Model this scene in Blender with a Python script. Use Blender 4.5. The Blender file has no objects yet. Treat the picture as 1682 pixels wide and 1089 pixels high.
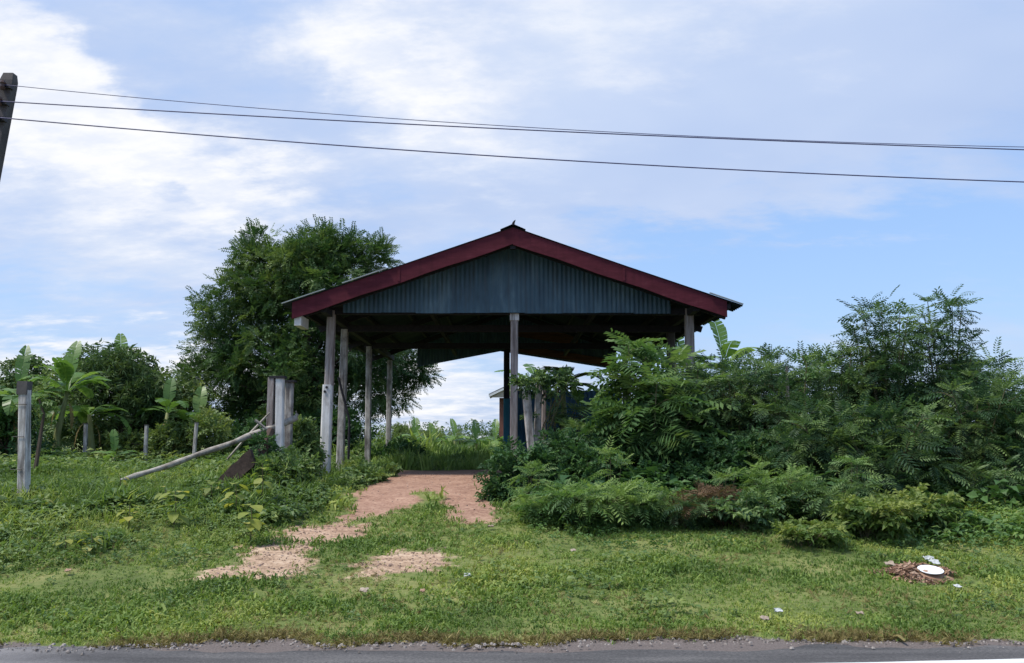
import bpy, math, random
import numpy as np
from mathutils import Vector, Matrix, Euler

random.seed(7)
rng = np.random.default_rng(11)
scene = bpy.context.scene
C = scene.collection
R = math.radians

# ------------------------------------------------------------------ camera
EYE = 1.6
FPX, CX, CY = 1400.0, 841.0, 544.5           # focal length and centre in photograph pixels
PITCH, YAW = math.atan(175.5 / FPX), math.atan(13 / FPX)
cam_d = bpy.data.cameras.new('camera')
cam_d.sensor_width = 36.0
cam_d.lens = 36.0 * FPX / 1682.0
cam_d.clip_start, cam_d.clip_end = 0.1, 4000.0
cam = bpy.data.objects.new('camera', cam_d)
cam.location = (0, 0, EYE)
cam.rotation_euler = (math.pi / 2 + PITCH, 0, -YAW)
C.objects.link(cam)
scene.camera = cam
_F = np.array([math.sin(YAW) * math.cos(PITCH), math.cos(YAW) * math.cos(PITCH), math.sin(PITCH)])
_Rt = np.array([math.cos(YAW), -math.sin(YAW), 0.0])
_Up = np.cross(_Rt, _F)


def ray(px, py):
    return _F + _Rt * ((px - CX) / FPX) - _Up * ((py - CY) / FPX)


def P(px, py, Y):
    """World point seen at photograph pixel px,py at distance Y up the plot."""
    d = ray(px, py)
    k = Y / d[1]
    return np.array([0, 0, EYE]) + d * k


def azel(px, py):
    d = ray(px, py)
    d = d / np.linalg.norm(d)
    return math.atan2(d[0], d[1]), math.asin(d[2])


# ------------------------------------------------------------------ node helper
class NT:
    def __init__(self, tree):
        self.t = tree

    def n(self, typ, **kw):
        nd = self.t.nodes.new(typ)
        ins = kw.pop('ins', {})
        for k, v in kw.items():
            setattr(nd, k, v)
        for k, v in ins.items():
            s = nd.inputs[k]
            if isinstance(v, bpy.types.NodeSocket):
                self.t.links.new(v, s)
            else:
                s.default_value = v
        return nd

    def m(self, op, a, b=0.0, c=0.0, clamp=False):
        nd = self.n('ShaderNodeMath', operation=op, use_clamp=clamp)
        for i, v in enumerate((a, b, c)):
            if isinstance(v, bpy.types.NodeSocket):
                self.t.links.new(v, nd.inputs[i])
            else:
                nd.inputs[i].default_value = v
        return nd.outputs[0]

    def mix(self, f, a, b, mode='MIX'):
        nd = self.n('ShaderNodeMix', data_type='RGBA', blend_type=mode)
        for s, v in ((nd.inputs['Factor'], f), (nd.inputs[6], a), (nd.inputs[7], b)):
            if isinstance(v, bpy.types.NodeSocket):
                self.t.links.new(v, s)
            else:
                s.default_value = v if not isinstance(v, tuple) or len(v) == 4 else (*v, 1)
        return nd.outputs[2]

    def noise(self, vec, scale, detail=5.0, rough=0.55, **kw):
        nd = self.n('ShaderNodeTexNoise', ins={'Scale': scale, 'Detail': detail, 'Roughness': rough})
        if vec is not None:
            self.t.links.new(vec, nd.inputs['Vector'])
        return nd.outputs['Fac']

    def ss(self, x, a, b):
        nd = self.n('ShaderNodeMapRange', interpolation_type='SMOOTHSTEP', ins={'From Min': a, 'From Max': b})
        self.t.links.new(x, nd.inputs['Value'])
        return nd.outputs[0]

    def ramp(self, f, stops):
        nd = self.n('ShaderNodeValToRGB')
        el = nd.color_ramp.elements
        while len(el) < len(stops):
            el.new(0.5)
        for e, (p, c) in zip(el, stops):
            e.position = p
            e.color = (*c, 1)
        self.t.links.new(f, nd.inputs[0])
        return nd.outputs[0]

    def link(self, a, b):
        self.t.links.new(a, b)


# ------------------------------------------------------------------ world: hazy bright sky with clouds
SUN_ELEV, SUN_AZ = R(60), R(248)             # azimuth measured from +Y (up the plot) clockwise
world = bpy.data.worlds.new('World')
scene.world = world
world.use_nodes = True
wt = world.node_tree
wt.nodes.clear()
W = NT(wt)
sky = W.n('ShaderNodeTexSky', sky_type='NISHITA', sun_disc=False, sun_elevation=SUN_ELEV, sun_rotation=SUN_AZ,
          air_density=1.3, dust_density=1.0, ozone_density=2.5)
tc = W.n('ShaderNodeTexCoord')
gen = tc.outputs['Generated']
sep = W.n('ShaderNodeSeparateXYZ', ins={0: gen})
dx, dy, dz = sep.outputs
AZ = W.m('ARCTAN2', dx, dy)
EL = W.m('ARCSINE', dz)
hz = W.m('ADD', W.m('MAXIMUM', dz, 0.0), 0.22)
plane = W.n('ShaderNodeCombineXYZ', ins={0: W.m('DIVIDE', dx, hz), 1: W.m('DIVIDE', dy, hz), 2: 0.0}).outputs[0]
mp = W.n('ShaderNodeMapping', ins={'Vector': plane, 'Rotation': (0, 0, 0.5), 'Scale': (1.0, 1.7, 1.0)}).outputs[0]
n1 = W.noise(mp, 2.1, 8, 0.6)
n2 = W.noise(mp, 5.5, 9, 0.62)
n3 = W.noise(plane, 1.1, 4, 0.5)
w1 = W.m('MULTIPLY', W.m('SUBTRACT', W.noise(gen, 5.0, 6, 0.6), 0.5), 0.30)
w2 = W.m('MULTIPLY', W.m('SUBTRACT', W.noise(mp, 3.2, 6, 0.6), 0.5), 0.20)
AZw = W.m('ADD', AZ, w1)
ELw = W.m('ADD', EL, w2)


def blob(px, py, sx, sy, rot=0.0, amp=1.0):
    """soft cloud mass at a direction of the sky; sizes in photograph pixels, turned into radians"""
    a, e = azel(px, py)
    c, s = math.cos(R(rot)), math.sin(R(rot))
    da, de = W.m('SUBTRACT', AZw, a), W.m('SUBTRACT', ELw, e)
    u = W.m('ADD', W.m('MULTIPLY', da, c / (sx / FPX)), W.m('MULTIPLY', de, s / (sx / FPX)))
    v = W.m('ADD', W.m('MULTIPLY', da, -s / (sy / FPX)), W.m('MULTIPLY', de, c / (sy / FPX)))
    q = W.m('ADD', W.m('MULTIPLY', u, u), W.m('MULTIPLY', v, v))
    return W.m('MULTIPLY', W.m('EXPONENT', W.m('MULTIPLY', q, -1.0)), amp)


def total(lst):
    o = lst[0]
    for x in lst[1:]:
        o = W.m('ADD', o, x)
    return o


bright = total([blob(40, 150, 170, 130, 0, 1.25), blob(230, 265, 280, 90, -18, 0.95), blob(430, 300, 150, 55, -8, 0.6), blob(150, 380, 260, 60, 0, 0.35),
                blob(560, 95, 150, 80, -30, 0.55), blob(690, 165, 210, 105, -25, 0.95), blob(980, 30, 420, 120, 0, 0.62),
                blob(250, 605, 420, 48, 0, 1.15), blob(740, 650, 200, 70, 0, 1.0),
                blob(240, 300, 70, 22, -20, -0.7), blob(160, 60, 120, 40, -40, -0.45)])
veil = total([blob(900, 200, 620, 190, 0, 0.55), blob(1300, 90, 480, 170, 0, 0.55), blob(260, 110, 230, 120, -35, 0.35),
              blob(1000, 330, 520, 60, -6, 0.3), blob(150, 390, 420, 110, -8, 0.55), blob(950, 20, 420, 110, 0, 0.35), blob(1450, 420, 430, 90, 0, -0.55), blob(200, 500, 300, 50, 0, -0.2),
              blob(1250, 440, 300, 80, 0, -0.35), blob(300, 120, 90, 50, -35, -0.1)])
fb = W.ss(W.m('ADD', bright, W.m('ADD', W.m('MULTIPLY', W.m('SUBTRACT', n2, 0.5), 1.1), W.m('MULTIPLY', W.m('SUBTRACT', n1, 0.5), 0.8))), 0.10, 1.35)
fv = W.ss(W.m('ADD', W.m('ADD', veil, 0.42), W.m('ADD', W.m('MULTIPLY', W.m('SUBTRACT', n2, 0.5), 0.5), W.m('MULTIPLY', W.m('SUBTRACT', n1, 0.5), 1.0))), 0.05, 1.0)
col = W.mix(0.62, W.mix(1.0, sky.outputs[0], (1.2, 1.2, 1.28, 1), 'MULTIPLY'), (2.2, 3.65, 6.5, 1))
veil_col = W.ramp(n3, [(0.30, (0.45, 0.58, 0.86)), (0.55, (0.58, 0.69, 0.92)), (0.75, (0.74, 0.82, 0.96))])
veil_col = W.mix(1.0, veil_col, (6.75, 6.75, 6.75, 1), 'MULTIPLY')
col = W.mix(fv, col, veil_col)
col = W.mix(fb, col, W.mix(W.ss(n2, 0.38, 0.62), (5.6, 5.9, 6.6, 1), (6.6, 6.65, 6.85, 1)))
bg = W.n('ShaderNodeBackground', ins={'Color': col, 'Strength': 0.05})
wo = W.n('ShaderNodeOutputWorld', ins={0: bg.outputs[0]})

# ------------------------------------------------------------------ sun through thin cloud
sd = bpy.data.lights.new('sun', 'SUN')
sd.energy = 1.5
sd.angle = R(12)
sd.color = (1.0, 0.95, 0.86)
sun = bpy.data.objects.new('sun', sd)
_sv = Vector((math.sin(SUN_AZ) * math.cos(SUN_ELEV), math.cos(SUN_AZ) * math.cos(SUN_ELEV), math.sin(SUN_ELEV)))
sun.rotation_euler = _sv.to_track_quat('Z', 'Y').to_euler()
sun.location = _sv * 50
C.objects.link(sun)

vs = scene.view_settings
vs.view_transform = 'Standard'
vs.look = 'None'
vs.exposure = 1.6
vs.gamma = 1.0
vs.use_curve_mapping = False
scene.render.engine = 'CYCLES'
scene.cycles.max_bounces = 6
scene.cycles.diffuse_bounces = 3
scene.cycles.transmission_bounces = 4


# ------------------------------------------------------------------ noise and terrain in numpy
def _hash(i, j, s):
    h = (i * 374761393 + j * 668265263 + s * 1442695041) & 0xFFFFFFFF
    h = ((h ^ (h >> 13)) * 1274126177) & 0xFFFFFFFF
    return ((h ^ (h >> 16)) & 0xFFFF) / 65535.0


def vnoise(x, y, s=0):
    x, y = np.asarray(x, float), np.asarray(y, float)
    i, j = np.floor(x).astype(np.int64), np.floor(y).astype(np.int64)
    u, v = x - i, y - j
    u, v = u * u * (3 - 2 * u), v * v * (3 - 2 * v)
    return ((_hash(i, j, s) * (1 - u) + _hash(i + 1, j, s) * u) * (1 - v) + (_hash(i, j + 1, s) * (1 - u) + _hash(i + 1, j + 1, s) * u) * v)


def fbm(x, y, s=0, o=3):
    a, t, f = 0.5, 0.0, 1.0
    for k in range(o):
        t = t + a * vnoise(np.asarray(x) * f, np.asarray(y) * f, s + k)
        a *= 0.5
        f *= 2.03
    return t / (1 - 0.5 ** o)


def sstep(x, a, b):
    t = np.clip((np.asarray(x, float) - a) / (b - a), 0, 1)
    return t * t * (3 - 2 * t)


ROAD_EDGE = 6.78


def edge_y(x):
    """far edge of the grass towards the road, wavering"""
    x = np.asarray(x, float)
    return 7.12 + 0.28 * (vnoise(x * 0.9, 0 * x, 3) - 0.5) + 0.16 * (vnoise(x * 3.1, 0 * x, 4) - 0.5) - 0.14 * np.exp(-((x + 1.75) / 0.9) ** 2) \
        + 0.22 * np.exp(-((x + 1.75) / 0.22) ** 2) - 0.10 * np.exp(-((x + 3.2) / 0.8) ** 2)


def T(x, y):
    x, y = np.asarray(x, float), np.asarray(y, float)
    t = np.clip((y - 7.25) / 10.2, 0, 1)
    base = 0.84 * (t - 0.045 * np.sin(2 * np.pi * t))
    bump = (fbm(x * 0.55, y * 0.55, 21) - 0.5) * 0.16 + (fbm(x * 2.2, y * 2.2, 31) - 0.5) * 0.05
    k = sstep(y, 7.3, 9.0) * (1 - 0.7 * sstep(np.abs(y - 23), 8, 5) * sstep(np.abs(x), 5, 4))
    bank = 0.10 * sstep(-x, 2.0, 4.5) * np.exp(-((y - 12.5) / 2.2) ** 2)
    return base + bump * k + bank - 0.02 * (1 - sstep(y, 6.95, 7.1))


def G(px, py):
    """ground point under a photograph pixel"""
    d = ray(px, py)
    d = d / d[1]
    lo, hi = 2.0, 200.0
    y = 5.0
    while y < 200:
        p = np.array([0, 0, EYE]) + d * y
        if p[2] < T(p[0], p[1]):
            break
        y += 0.02 + 0.002 * y
    p = np.array([0, 0, EYE]) + d * y
    p[2] = float(T(p[0], p[1]))
    return p


# bare earth: polygons of worn ground, as world coordinates
def gpoly(pts):
    return np.array([G(*p)[:2] for p in pts])


DIRT = [gpoly([(628, 777), (800, 777), (806, 812), (802, 858), (742, 856), (738, 824), (700, 808), (655, 832), (585, 862), (545, 866), (596, 806)]),
        gpoly([(478, 884), (520, 864), (570, 856), (600, 862), (566, 884), (510, 898)]),
        gpoly([(420, 906), (512, 897), (498, 930), (462, 948), (362, 950), (378, 938), (410, 926)]),
        gpoly([(600, 940), (650, 905), (722, 912), (700, 928), (650, 938), (606, 948)])]
_floor = np.array([(-3.0, 17.0), (-0.2, 17.0), (0.4, 19.0), (3.6, 19.0), (3.8, 21.0), (-2.9, 20.6)])
DIRT.append(_floor)


def poly_sd(x, y, poly):
    """signed distance to a polygon, negative inside"""
    x, y = np.asarray(x, float), np.asarray(y, float)
    d = np.full(x.shape, 1e9)
    inside = np.zeros(x.shape, bool)
    n = len(poly)
    for i in range(n):
        a, b = poly[i], poly[(i + 1) % n]
        ex, ey = b[0] - a[0], b[1] - a[1]
        wx, wy = x - a[0], y - a[1]
        t = np.clip((wx * ex + wy * ey) / (ex * ex + ey * ey + 1e-12), 0, 1)
        d = np.minimum(d, np.hypot(wx - ex * t, wy - ey * t))
        c = ((a[1] > y) != (b[1] > y)) & (x < (b[0] - a[0]) * (y - a[1]) / (b[1] - a[1] + 1e-12) + a[0])
        inside ^= c
    return np.where(inside, -d, d)


def dirt(x, y):
    """1 on bare earth, 0 on grass"""
    x, y = np.asarray(x, float), np.asarray(y, float)
    w = (fbm(x * 1.3, y * 1.3, 51) - 0.5) * 0.9 + (fbm(x * 5.5, y * 5.5, 61) - 0.5) * 0.7
    m = np.zeros(x.shape)
    for i, p in enumerate(DIRT):
        m = np.maximum(m, sstep(-(poly_sd(x, y, p) + w * (0.85, 0.9, 0.85, 0.95, 0.3)[i]), -0.38, 0.30))
    return m


# ------------------------------------------------------------------ mesh helpers
def mesh(name, V, F, mat=None, attrs=None, smooth=False):
    """V (n,3), F (m,4) or (m,3) arrays -> mesh datablock; attrs: per-face float arrays"""
    V = np.asarray(V, np.float32)
    F = np.asarray(F, np.int32)
    me = bpy.data.meshes.new(name)
    k = F.shape[1]
    me.vertices.add(len(V))
    me.vertices.foreach_set('co', V.ravel())
    me.loops.add(F.size)
    me.loops.foreach_set('vertex_index', F.ravel())
    me.polygons.add(len(F))
    me.polygons.foreach_set('loop_start', np.arange(0, F.size, k, dtype=np.int32))
    me.polygons.foreach_set('use_smooth', np.full(len(F), bool(smooth)))
    for an, av in (attrs or {}).items():
        a = me.attributes.new(an, 'FLOAT', 'FACE')
        a.data.foreach_set('value', np.asarray(av, np.float32))
    me.update(calc_edges=True)
    if mat:
        me.materials.append(mat)
    return me


def obj(name, me, parent=None, loc=(0, 0, 0), **props):
    o = bpy.data.objects.new(name, me)
    C.objects.link(o)
    o.location = loc
    if parent is not None:
        o.parent = parent
    for k, v in props.items():
        o[k] = v
    return o


def thing(name, label, cat, loc=(0, 0, 0), group=None, rz=0.0):
    o = bpy.data.objects.new(name, None)
    C.objects.link(o)
    o.location = loc
    o.rotation_euler = (0, 0, rz)
    o.empty_display_size = 0.2
    o['label'] = label
    o['category'] = cat
    if group:
        o['group'] = group
    return o


class MB:
    """collects quads"""

    def __init__(self):
        self.V, self.F, self.n, self.t = [], [], 0, []

    def add(self, V, F, t=None):
        V, F = np.asarray(V, float), np.asarray(F, int)
        self.V.append(V)
        self.F.append(F + self.n)
        self.t.append(np.full(len(F), 0.5 if t is None else t) if np.isscalar(t) or t is None else np.asarray(t))
        self.n += len(V)
        return self

    def box(self, lo, hi, rot=None, taper=1.0, t=None, origin=None):
        lo, hi = np.asarray(lo, float), np.asarray(hi, float)
        V = np.array([[x, y, z] for z in (lo[2], hi[2]) for y in (lo[1], hi[1]) for x in (lo[0], hi[0])])
        if taper != 1.0:
            c = (lo + hi) / 2
            V[4:, :2] = c[:2] + (V[4:, :2] - c[:2]) * taper
        if rot is not None:
            c = (lo + hi) / 2 if origin is None else np.asarray(origin)
            V = (V - c) @ np.array(rot.to_matrix()).T + c
        F = [(0, 2, 3, 1), (4, 5, 7, 6), (0, 1, 5, 4), (1, 3, 7, 5), (3, 2, 6, 7), (2, 0, 4, 6)]
        return self.add(V, F, t)

    def beam(self, a, b, w, h, up=(0, 0, 1), t=None):
        """box of section w (side) x h (along up) from a to b"""
        a, b, up = np.asarray(a, float), np.asarray(b, float), np.asarray(up, float)
        d = (b - a) / np.linalg.norm(b - a)
        s = np.cross(d, up)
        s /= np.linalg.norm(s)
        u = np.cross(s, d)
        V = [p + s * i * w / 2 + u * j * h / 2 for p in (a, b) for j in (-1, 1) for i in (-1, 1)]
        F = [(0, 2, 3, 1), (4, 5, 7, 6), (0, 1, 5, 4), (1, 3, 7, 5), (3, 2, 6, 7), (2, 0, 4, 6)]
        return self.add(V, F, t)

    def tube(self, pts, rad, sides=6, t=None, cap=True):
        pts = np.asarray(pts, float)
        rad = np.broadcast_to(np.asarray(rad, float), (len(pts),))
        d = np.gradient(pts, axis=0)
        d /= np.linalg.norm(d, axis=1)[:, None] + 1e-9
        ref = np.array([0.0, 0, 1]) if abs(d[0, 2]) < 0.8 else np.array([0.0, 1, 0])
        V, F = [], []
        for p, q, r in zip(pts, d, rad):
            s = np.cross(q, ref)
            s /= np.linalg.norm(s) + 1e-9
            u = np.cross(s, q)
            for k in range(sides):
                a = 2 * math.pi * k / sides
                V.append(p + (s * math.cos(a) + u * math.sin(a)) * r)
        for i in range(len(pts) - 1):
            for k in range(sides):
                k2 = (k + 1) % sides
                F.append((i * sides + k, i * sides + k2, (i + 1) * sides + k2, (i + 1) * sides + k))
        if cap:
            for i in (0, len(pts) - 1):
                c = len(V)
                V.append(pts[i])
                for k in range(0, sides, 2):
                    F.append((c, i * sides + k, i * sides + (k + 1) % sides, i * sides + (k + 2) % sides))
        return self.add(V, F, t)

    def arrays(self):
        return np.concatenate(self.V), np.concatenate(self.F), np.concatenate(self.t)

    def build(self, name, mat, parent=None, smooth=False, **props):
        V, F, t = self.arrays()
        loc = np.zeros(3)
        if parent is not None:
            V = V - np.array(world_loc(parent))
        return obj(name, mesh(name, V, F, mat, {'tint': t}, smooth), parent, **props)


def world_loc(o):
    l = Vector((0, 0, 0))
    while o is not None:
        l = l + o.location
        o = o.parent
    return l


def norm(a):
    return a / (np.linalg.norm(a, axis=-1, keepdims=True) + 1e-9)


def scatter(tpls, P_, D_, S_, tint, up=None, roll=0.5, r=rng):
    """copies of quad templates (axis +X, face +Z) at P along D with scale S -> V, F, tint"""
    P_, D_, S_ = np.asarray(P_, float), norm(np.asarray(D_, float)), np.asarray(S_, float)
    n = len(P_)
    U = np.tile(np.array([0, 0, 1.0]), (n, 1)) if up is None else np.asarray(up, float)
    U = U + r.normal(0, roll, (n, 3))
    Y = norm(np.cross(U, D_))
    Z = np.cross(D_, Y)
    which = r.integers(0, len(tpls), n)
    Vs, Fs, ts, off = [], [], [], 0
    for k, (tv, tf) in enumerate(tpls):
        ix = np.nonzero(which == k)[0]
        if len(ix) == 0:
            continue
        v = (tv[None, :, 0:1] * D_[ix, None, :] + tv[None, :, 1:2] * Y[ix, None, :] + tv[None, :, 2:3] * Z[ix, None, :]) * S_[ix, None, None] + P_[ix, None, :]
        m = len(tv)
        f = tf[None] + (np.arange(len(ix)) * m)[:, None, None] + off
        Vs.append(v.reshape(-1, 3))
        Fs.append(f.reshape(-1, 4))
        ts.append(np.clip(np.repeat(np.asarray(tint)[ix], len(tf)) + r.normal(0, 0.05, len(ix) * len(tf)), 0, 1))
        off += len(ix) * m
    return np.concatenate(Vs), np.concatenate(Fs), np.concatenate(ts)


def leaf_part(name, mat, arr, parent=None, **props):
    V, F, t = arr
    if parent is not None:
        V = V - np.array(world_loc(parent))
    return obj(name, mesh(name, V, F, mat, {'tint': t}), parent, **props)


# ------------------------------------------------------------------ materials
def new_mat(name):
    m = bpy.data.materials.new(name)
    m.use_nodes = True
    m.node_tree.nodes.clear()
    return m, NT(m.node_tree)


def finish(N, bsdf):
    N.n('ShaderNodeOutputMaterial', ins={0: bsdf})


def leaf_mat(name, dark, mid, light, trans=0.35, rough=0.5, spec=0.25):
    m, N = new_mat(name)
    t = N.n('ShaderNodeAttribute', attribute_name='tint').outputs['Fac']
    pos = N.n('ShaderNodeNewGeometry').outputs['Position']
    t2 = N.m('ADD', t, N.m('MULTIPLY', N.m('SUBTRACT', N.noise(pos, 9.0, 3), 0.5), 0.5), clamp=True)
    c = N.ramp(t2, [(0.0, dark), (0.5, mid), (1.0, light)])
    p = N.n('ShaderNodeBsdfPrincipled', ins={'Base Color': c, 'Roughness': rough, 'Specular IOR Level': spec})
    tr = N.n('ShaderNodeBsdfTranslucent', ins={'Color': N.mix(1.0, c, (1.25, 1.3, 0.7, 1), 'MULTIPLY')})
    finish(N, N.n('ShaderNodeMixShader', ins={0: trans, 1: p.outputs[0], 2: tr.outputs[0]}).outputs[0])
    return m


def rough_mat(name, stops, scale=3.0, stretch=(1, 1, 1), rough=0.85, bump=0.4, detail=7, fine=40.0, spec=0.25, metallic=0.0, streak=None, local=False):
    """mottled solid material: noise ramp, fine bump, optional dark vertical streaks"""
    m, N = new_mat(name)
    tcn = N.n('ShaderNodeTexCoord')
    geo = tcn.outputs['Object'] if local else N.n('ShaderNodeNewGeometry').outputs['Position']
    v = N.n('ShaderNodeMapping', ins={'Vector': geo, 'Scale': stretch}).outputs[0]
    n = N.noise(v, scale, detail, 0.65)
    t = N.n('ShaderNodeAttribute', attribute_name='tint').outputs['Fac']
    n = N.m('ADD', n, N.m('MULTIPLY', N.m('SUBTRACT', t, 0.5), 0.5))
    c = N.ramp(n, stops)
    if streak:
        sv = N.n('ShaderNodeMapping', ins={'Vector': geo, 'Scale': (14, 14, 0.9)}).outputs[0]
        sn = N.ss(N.noise(sv, 1.0, 5, 0.6), 0.47, 0.68)
        c = N.mix(N.m('MULTIPLY', sn, streak[1]), c, streak[0])
    fn = N.noise(v, fine, 5, 0.7)
    b = N.n('ShaderNodeBump', ins={'Strength': bump, 'Distance': 0.01, 'Height': fn})
    p = N.n('ShaderNodeBsdfPrincipled', ins={'Base Color': c, 'Roughness': rough, 'Specular IOR Level': spec, 'Metallic': metallic, 'Normal': b.outputs[0]})
    finish(N, p.outputs[0])
    return m


M = {}
M['grass'] = leaf_mat('grass', (0.090, 0.150, 0.034), (0.178, 0.265, 0.060), (0.37, 0.40, 0.105), 0.35, 0.55)
M['meadow'] = leaf_mat('meadow', (0.10, 0.165, 0.045), (0.19, 0.285, 0.075), (0.34, 0.41, 0.12), 0.35, 0.55)
M['dry_grass'] = leaf_mat('dry_grass', (0.10, 0.075, 0.03), (0.22, 0.18, 0.07), (0.38, 0.32, 0.14), 0.25, 0.7)
M['weed'] = leaf_mat('weed', (0.070, 0.120, 0.042), (0.125, 0.200, 0.065), (0.25, 0.305, 0.095), 0.35)
M['yellow_leaf'] = leaf_mat('yellow_leaf', (0.13, 0.19, 0.045), (0.25, 0.29, 0.06), (0.40, 0.38, 0.09), 0.4)
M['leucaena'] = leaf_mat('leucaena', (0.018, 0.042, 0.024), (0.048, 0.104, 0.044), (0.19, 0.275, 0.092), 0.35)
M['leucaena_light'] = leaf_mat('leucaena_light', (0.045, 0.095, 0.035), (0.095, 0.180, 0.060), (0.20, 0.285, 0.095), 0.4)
M['mound'] = leaf_mat('mound', (0.045, 0.10, 0.035), (0.11, 0.205, 0.065), (0.24, 0.33, 0.10), 0.4)
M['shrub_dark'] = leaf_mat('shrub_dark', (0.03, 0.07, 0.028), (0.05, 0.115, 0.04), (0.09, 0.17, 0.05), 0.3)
M['shrub_yellow'] = leaf_mat('shrub_yellow', (0.058, 0.110, 0.032), (0.115, 0.185, 0.05), (0.25, 0.29, 0.075), 0.4)
M['brown_leaf'] = leaf_mat('brown_leaf', (0.045, 0.03, 0.018), (0.10, 0.06, 0.035), (0.17, 0.11, 0.06), 0.2, 0.8)
M['tamarind'] = leaf_mat('tamarind', (0.028, 0.070, 0.024), (0.068, 0.130, 0.040), (0.165, 0.225, 0.068), 0.3)
M['mango'] = leaf_mat('mango', (0.045, 0.085, 0.034), (0.080, 0.135, 0.048), (0.15, 0.205, 0.068), 0.25)
M['far_tree'] = leaf_mat('far_tree', (0.07, 0.115, 0.04), (0.135, 0.195, 0.06), (0.24, 0.29, 0.09), 0.3)
M['banana'] = leaf_mat('banana', (0.07, 0.14, 0.035), (0.12, 0.22, 0.05), (0.22, 0.32, 0.09), 0.4, 0.4, 0.4)
M['banana_dry'] = leaf_mat('banana_dry', (0.10, 0.07, 0.03), (0.20, 0.15, 0.06), (0.30, 0.24, 0.11), 0.25, 0.8)
M['bark'] = rough_mat('bark', [(0.3, (0.05, 0.035, 0.025)), (0.7, (0.13, 0.10, 0.075))], 4, (1, 1, 0.3))
M['stem'] = rough_mat('stem', [(0.3, (0.07, 0.065, 0.035)), (0.7, (0.15, 0.13, 0.07))], 6, (1, 1, 0.3))
M['banana_stem'] = rough_mat('banana_stem', [(0.3, (0.10, 0.10, 0.04)), (0.55, (0.17, 0.19, 0.07)), (0.75, (0.12, 0.075, 0.04))], 5, (1, 1, 0.3), 0.6)
M['concrete'] = rough_mat('concrete', [(0.33, (0.20, 0.178, 0.16)), (0.46, (0.48, 0.45, 0.425)), (0.62, (0.66, 0.63, 0.605))], 5.0, (1, 1, 0.45), 0.9, 0.5, streak=((0.085, 0.072, 0.062, 1), 0.7))
M['concrete_old'] = rough_mat('concrete_old', [(0.36, (0.16, 0.14, 0.13)), (0.5, (0.36, 0.335, 0.315)), (0.64, (0.53, 0.50, 0.475))], 5.0, (1, 1, 0.6), 0.9, 0.5, streak=((0.06, 0.05, 0.045, 1), 0.7))
M['whitewash'] = rough_mat('whitewash', [(0.32, (0.42, 0.40, 0.385)), (0.46, (0.62, 0.605, 0.59)), (0.62, (0.74, 0.725, 0.71))], 5.0, (1, 1, 0.45), 0.9, 0.4, streak=((0.16, 0.14, 0.125, 1), 0.35))
M['concrete_dark'] = rough_mat('concrete_dark', [(0.3, (0.055, 0.05, 0.047)), (0.7, (0.12, 0.11, 0.105))], 3.2, (1, 1, 0.6), 0.9, 0.5)
M['timber'] = rough_mat('timber', [(0.25, (0.15, 0.11, 0.10)), (0.5, (0.32, 0.27, 0.25)), (0.75, (0.46, 0.42, 0.40))], 5, (6, 6, 0.5), 0.85, 0.6, streak=((0.05, 0.03, 0.022, 1), 0.6))
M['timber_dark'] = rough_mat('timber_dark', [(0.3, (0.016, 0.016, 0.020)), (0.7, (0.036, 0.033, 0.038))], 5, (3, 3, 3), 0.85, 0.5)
M['timber_grey'] = rough_mat('timber_grey', [(0.3, (0.11, 0.09, 0.07)), (0.5, (0.30, 0.27, 0.23)), (0.7, (0.44, 0.41, 0.37))], 6, (1, 1, 1), 0.85, 0.6)
M['rotten'] = rough_mat('rotten', [(0.3, (0.035, 0.024, 0.02)), (0.7, (0.13, 0.09, 0.07))], 8, (1, 1, 1), 0.95, 1.0)
M['plank_brown'] = rough_mat('plank_brown', [(0.3, (0.06, 0.03, 0.018)), (0.7, (0.18, 0.085, 0.045))], 4, (0.5, 4, 4), 0.8, 0.4)
M['red_board'] = rough_mat('red_board', [(0.25, (0.065, 0.014, 0.020)), (0.6, (0.105, 0.022, 0.032)), (0.85, (0.15, 0.048, 0.055))], 3, (1, 1, 4), 0.75, 0.25, spec=0.1, streak=((0.06, 0.015, 0.02, 1), 0.35))
M['sheet_blue'] = rough_mat('sheet_blue', [(0.25, (0.024, 0.056, 0.082)), (0.52, (0.048, 0.100, 0.136)), (0.72, (0.10, 0.165, 0.20))], 1.5, (3, 3, 0.7), 0.5, 0.15, spec=0.4, streak=((0.05, 0.06, 0.065, 1), 0.5))
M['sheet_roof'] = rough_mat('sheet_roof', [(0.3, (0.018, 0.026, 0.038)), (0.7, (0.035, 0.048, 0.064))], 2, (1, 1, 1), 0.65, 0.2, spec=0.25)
M['sheet_edge'] = rough_mat('sheet_edge', [(0.3, (0.24, 0.27, 0.27)), (0.7, (0.36, 0.40, 0.40))], 3, (1, 1, 1), 0.5, 0.2)
M['wall_blue'] = rough_mat('wall_blue', [(0.25, (0.014, 0.055, 0.105)), (0.6, (0.022, 0.092, 0.165)), (0.85, (0.05, 0.14, 0.20))], 1.5, (3, 3, 0.7), 0.55, 0.15, spec=0.35)
M['post_teal'] = rough_mat('post_teal', [(0.3, (0.03, 0.14, 0.20)), (0.7, (0.05, 0.21, 0.28))], 3, (1, 1, 0.5), 0.7, 0.2)
M['white_paint'] = rough_mat('white_paint', [(0.3, (0.50, 0.47, 0.43)), (0.7, (0.72, 0.70, 0.66))], 6, (1, 1, 1), 0.8, 0.2)
M['plate_white'] = rough_mat('plate_white', [(0.3, (0.74, 0.75, 0.77)), (0.7, (0.82, 0.83, 0.84))], 6, (1, 1, 1), 0.4, 0.05)
M['paper'] = rough_mat('paper', [(0.3, (0.36, 0.38, 0.37)), (0.7, (0.55, 0.56, 0.55))], 9, (1, 1, 1), 0.8, 0.2)
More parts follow.
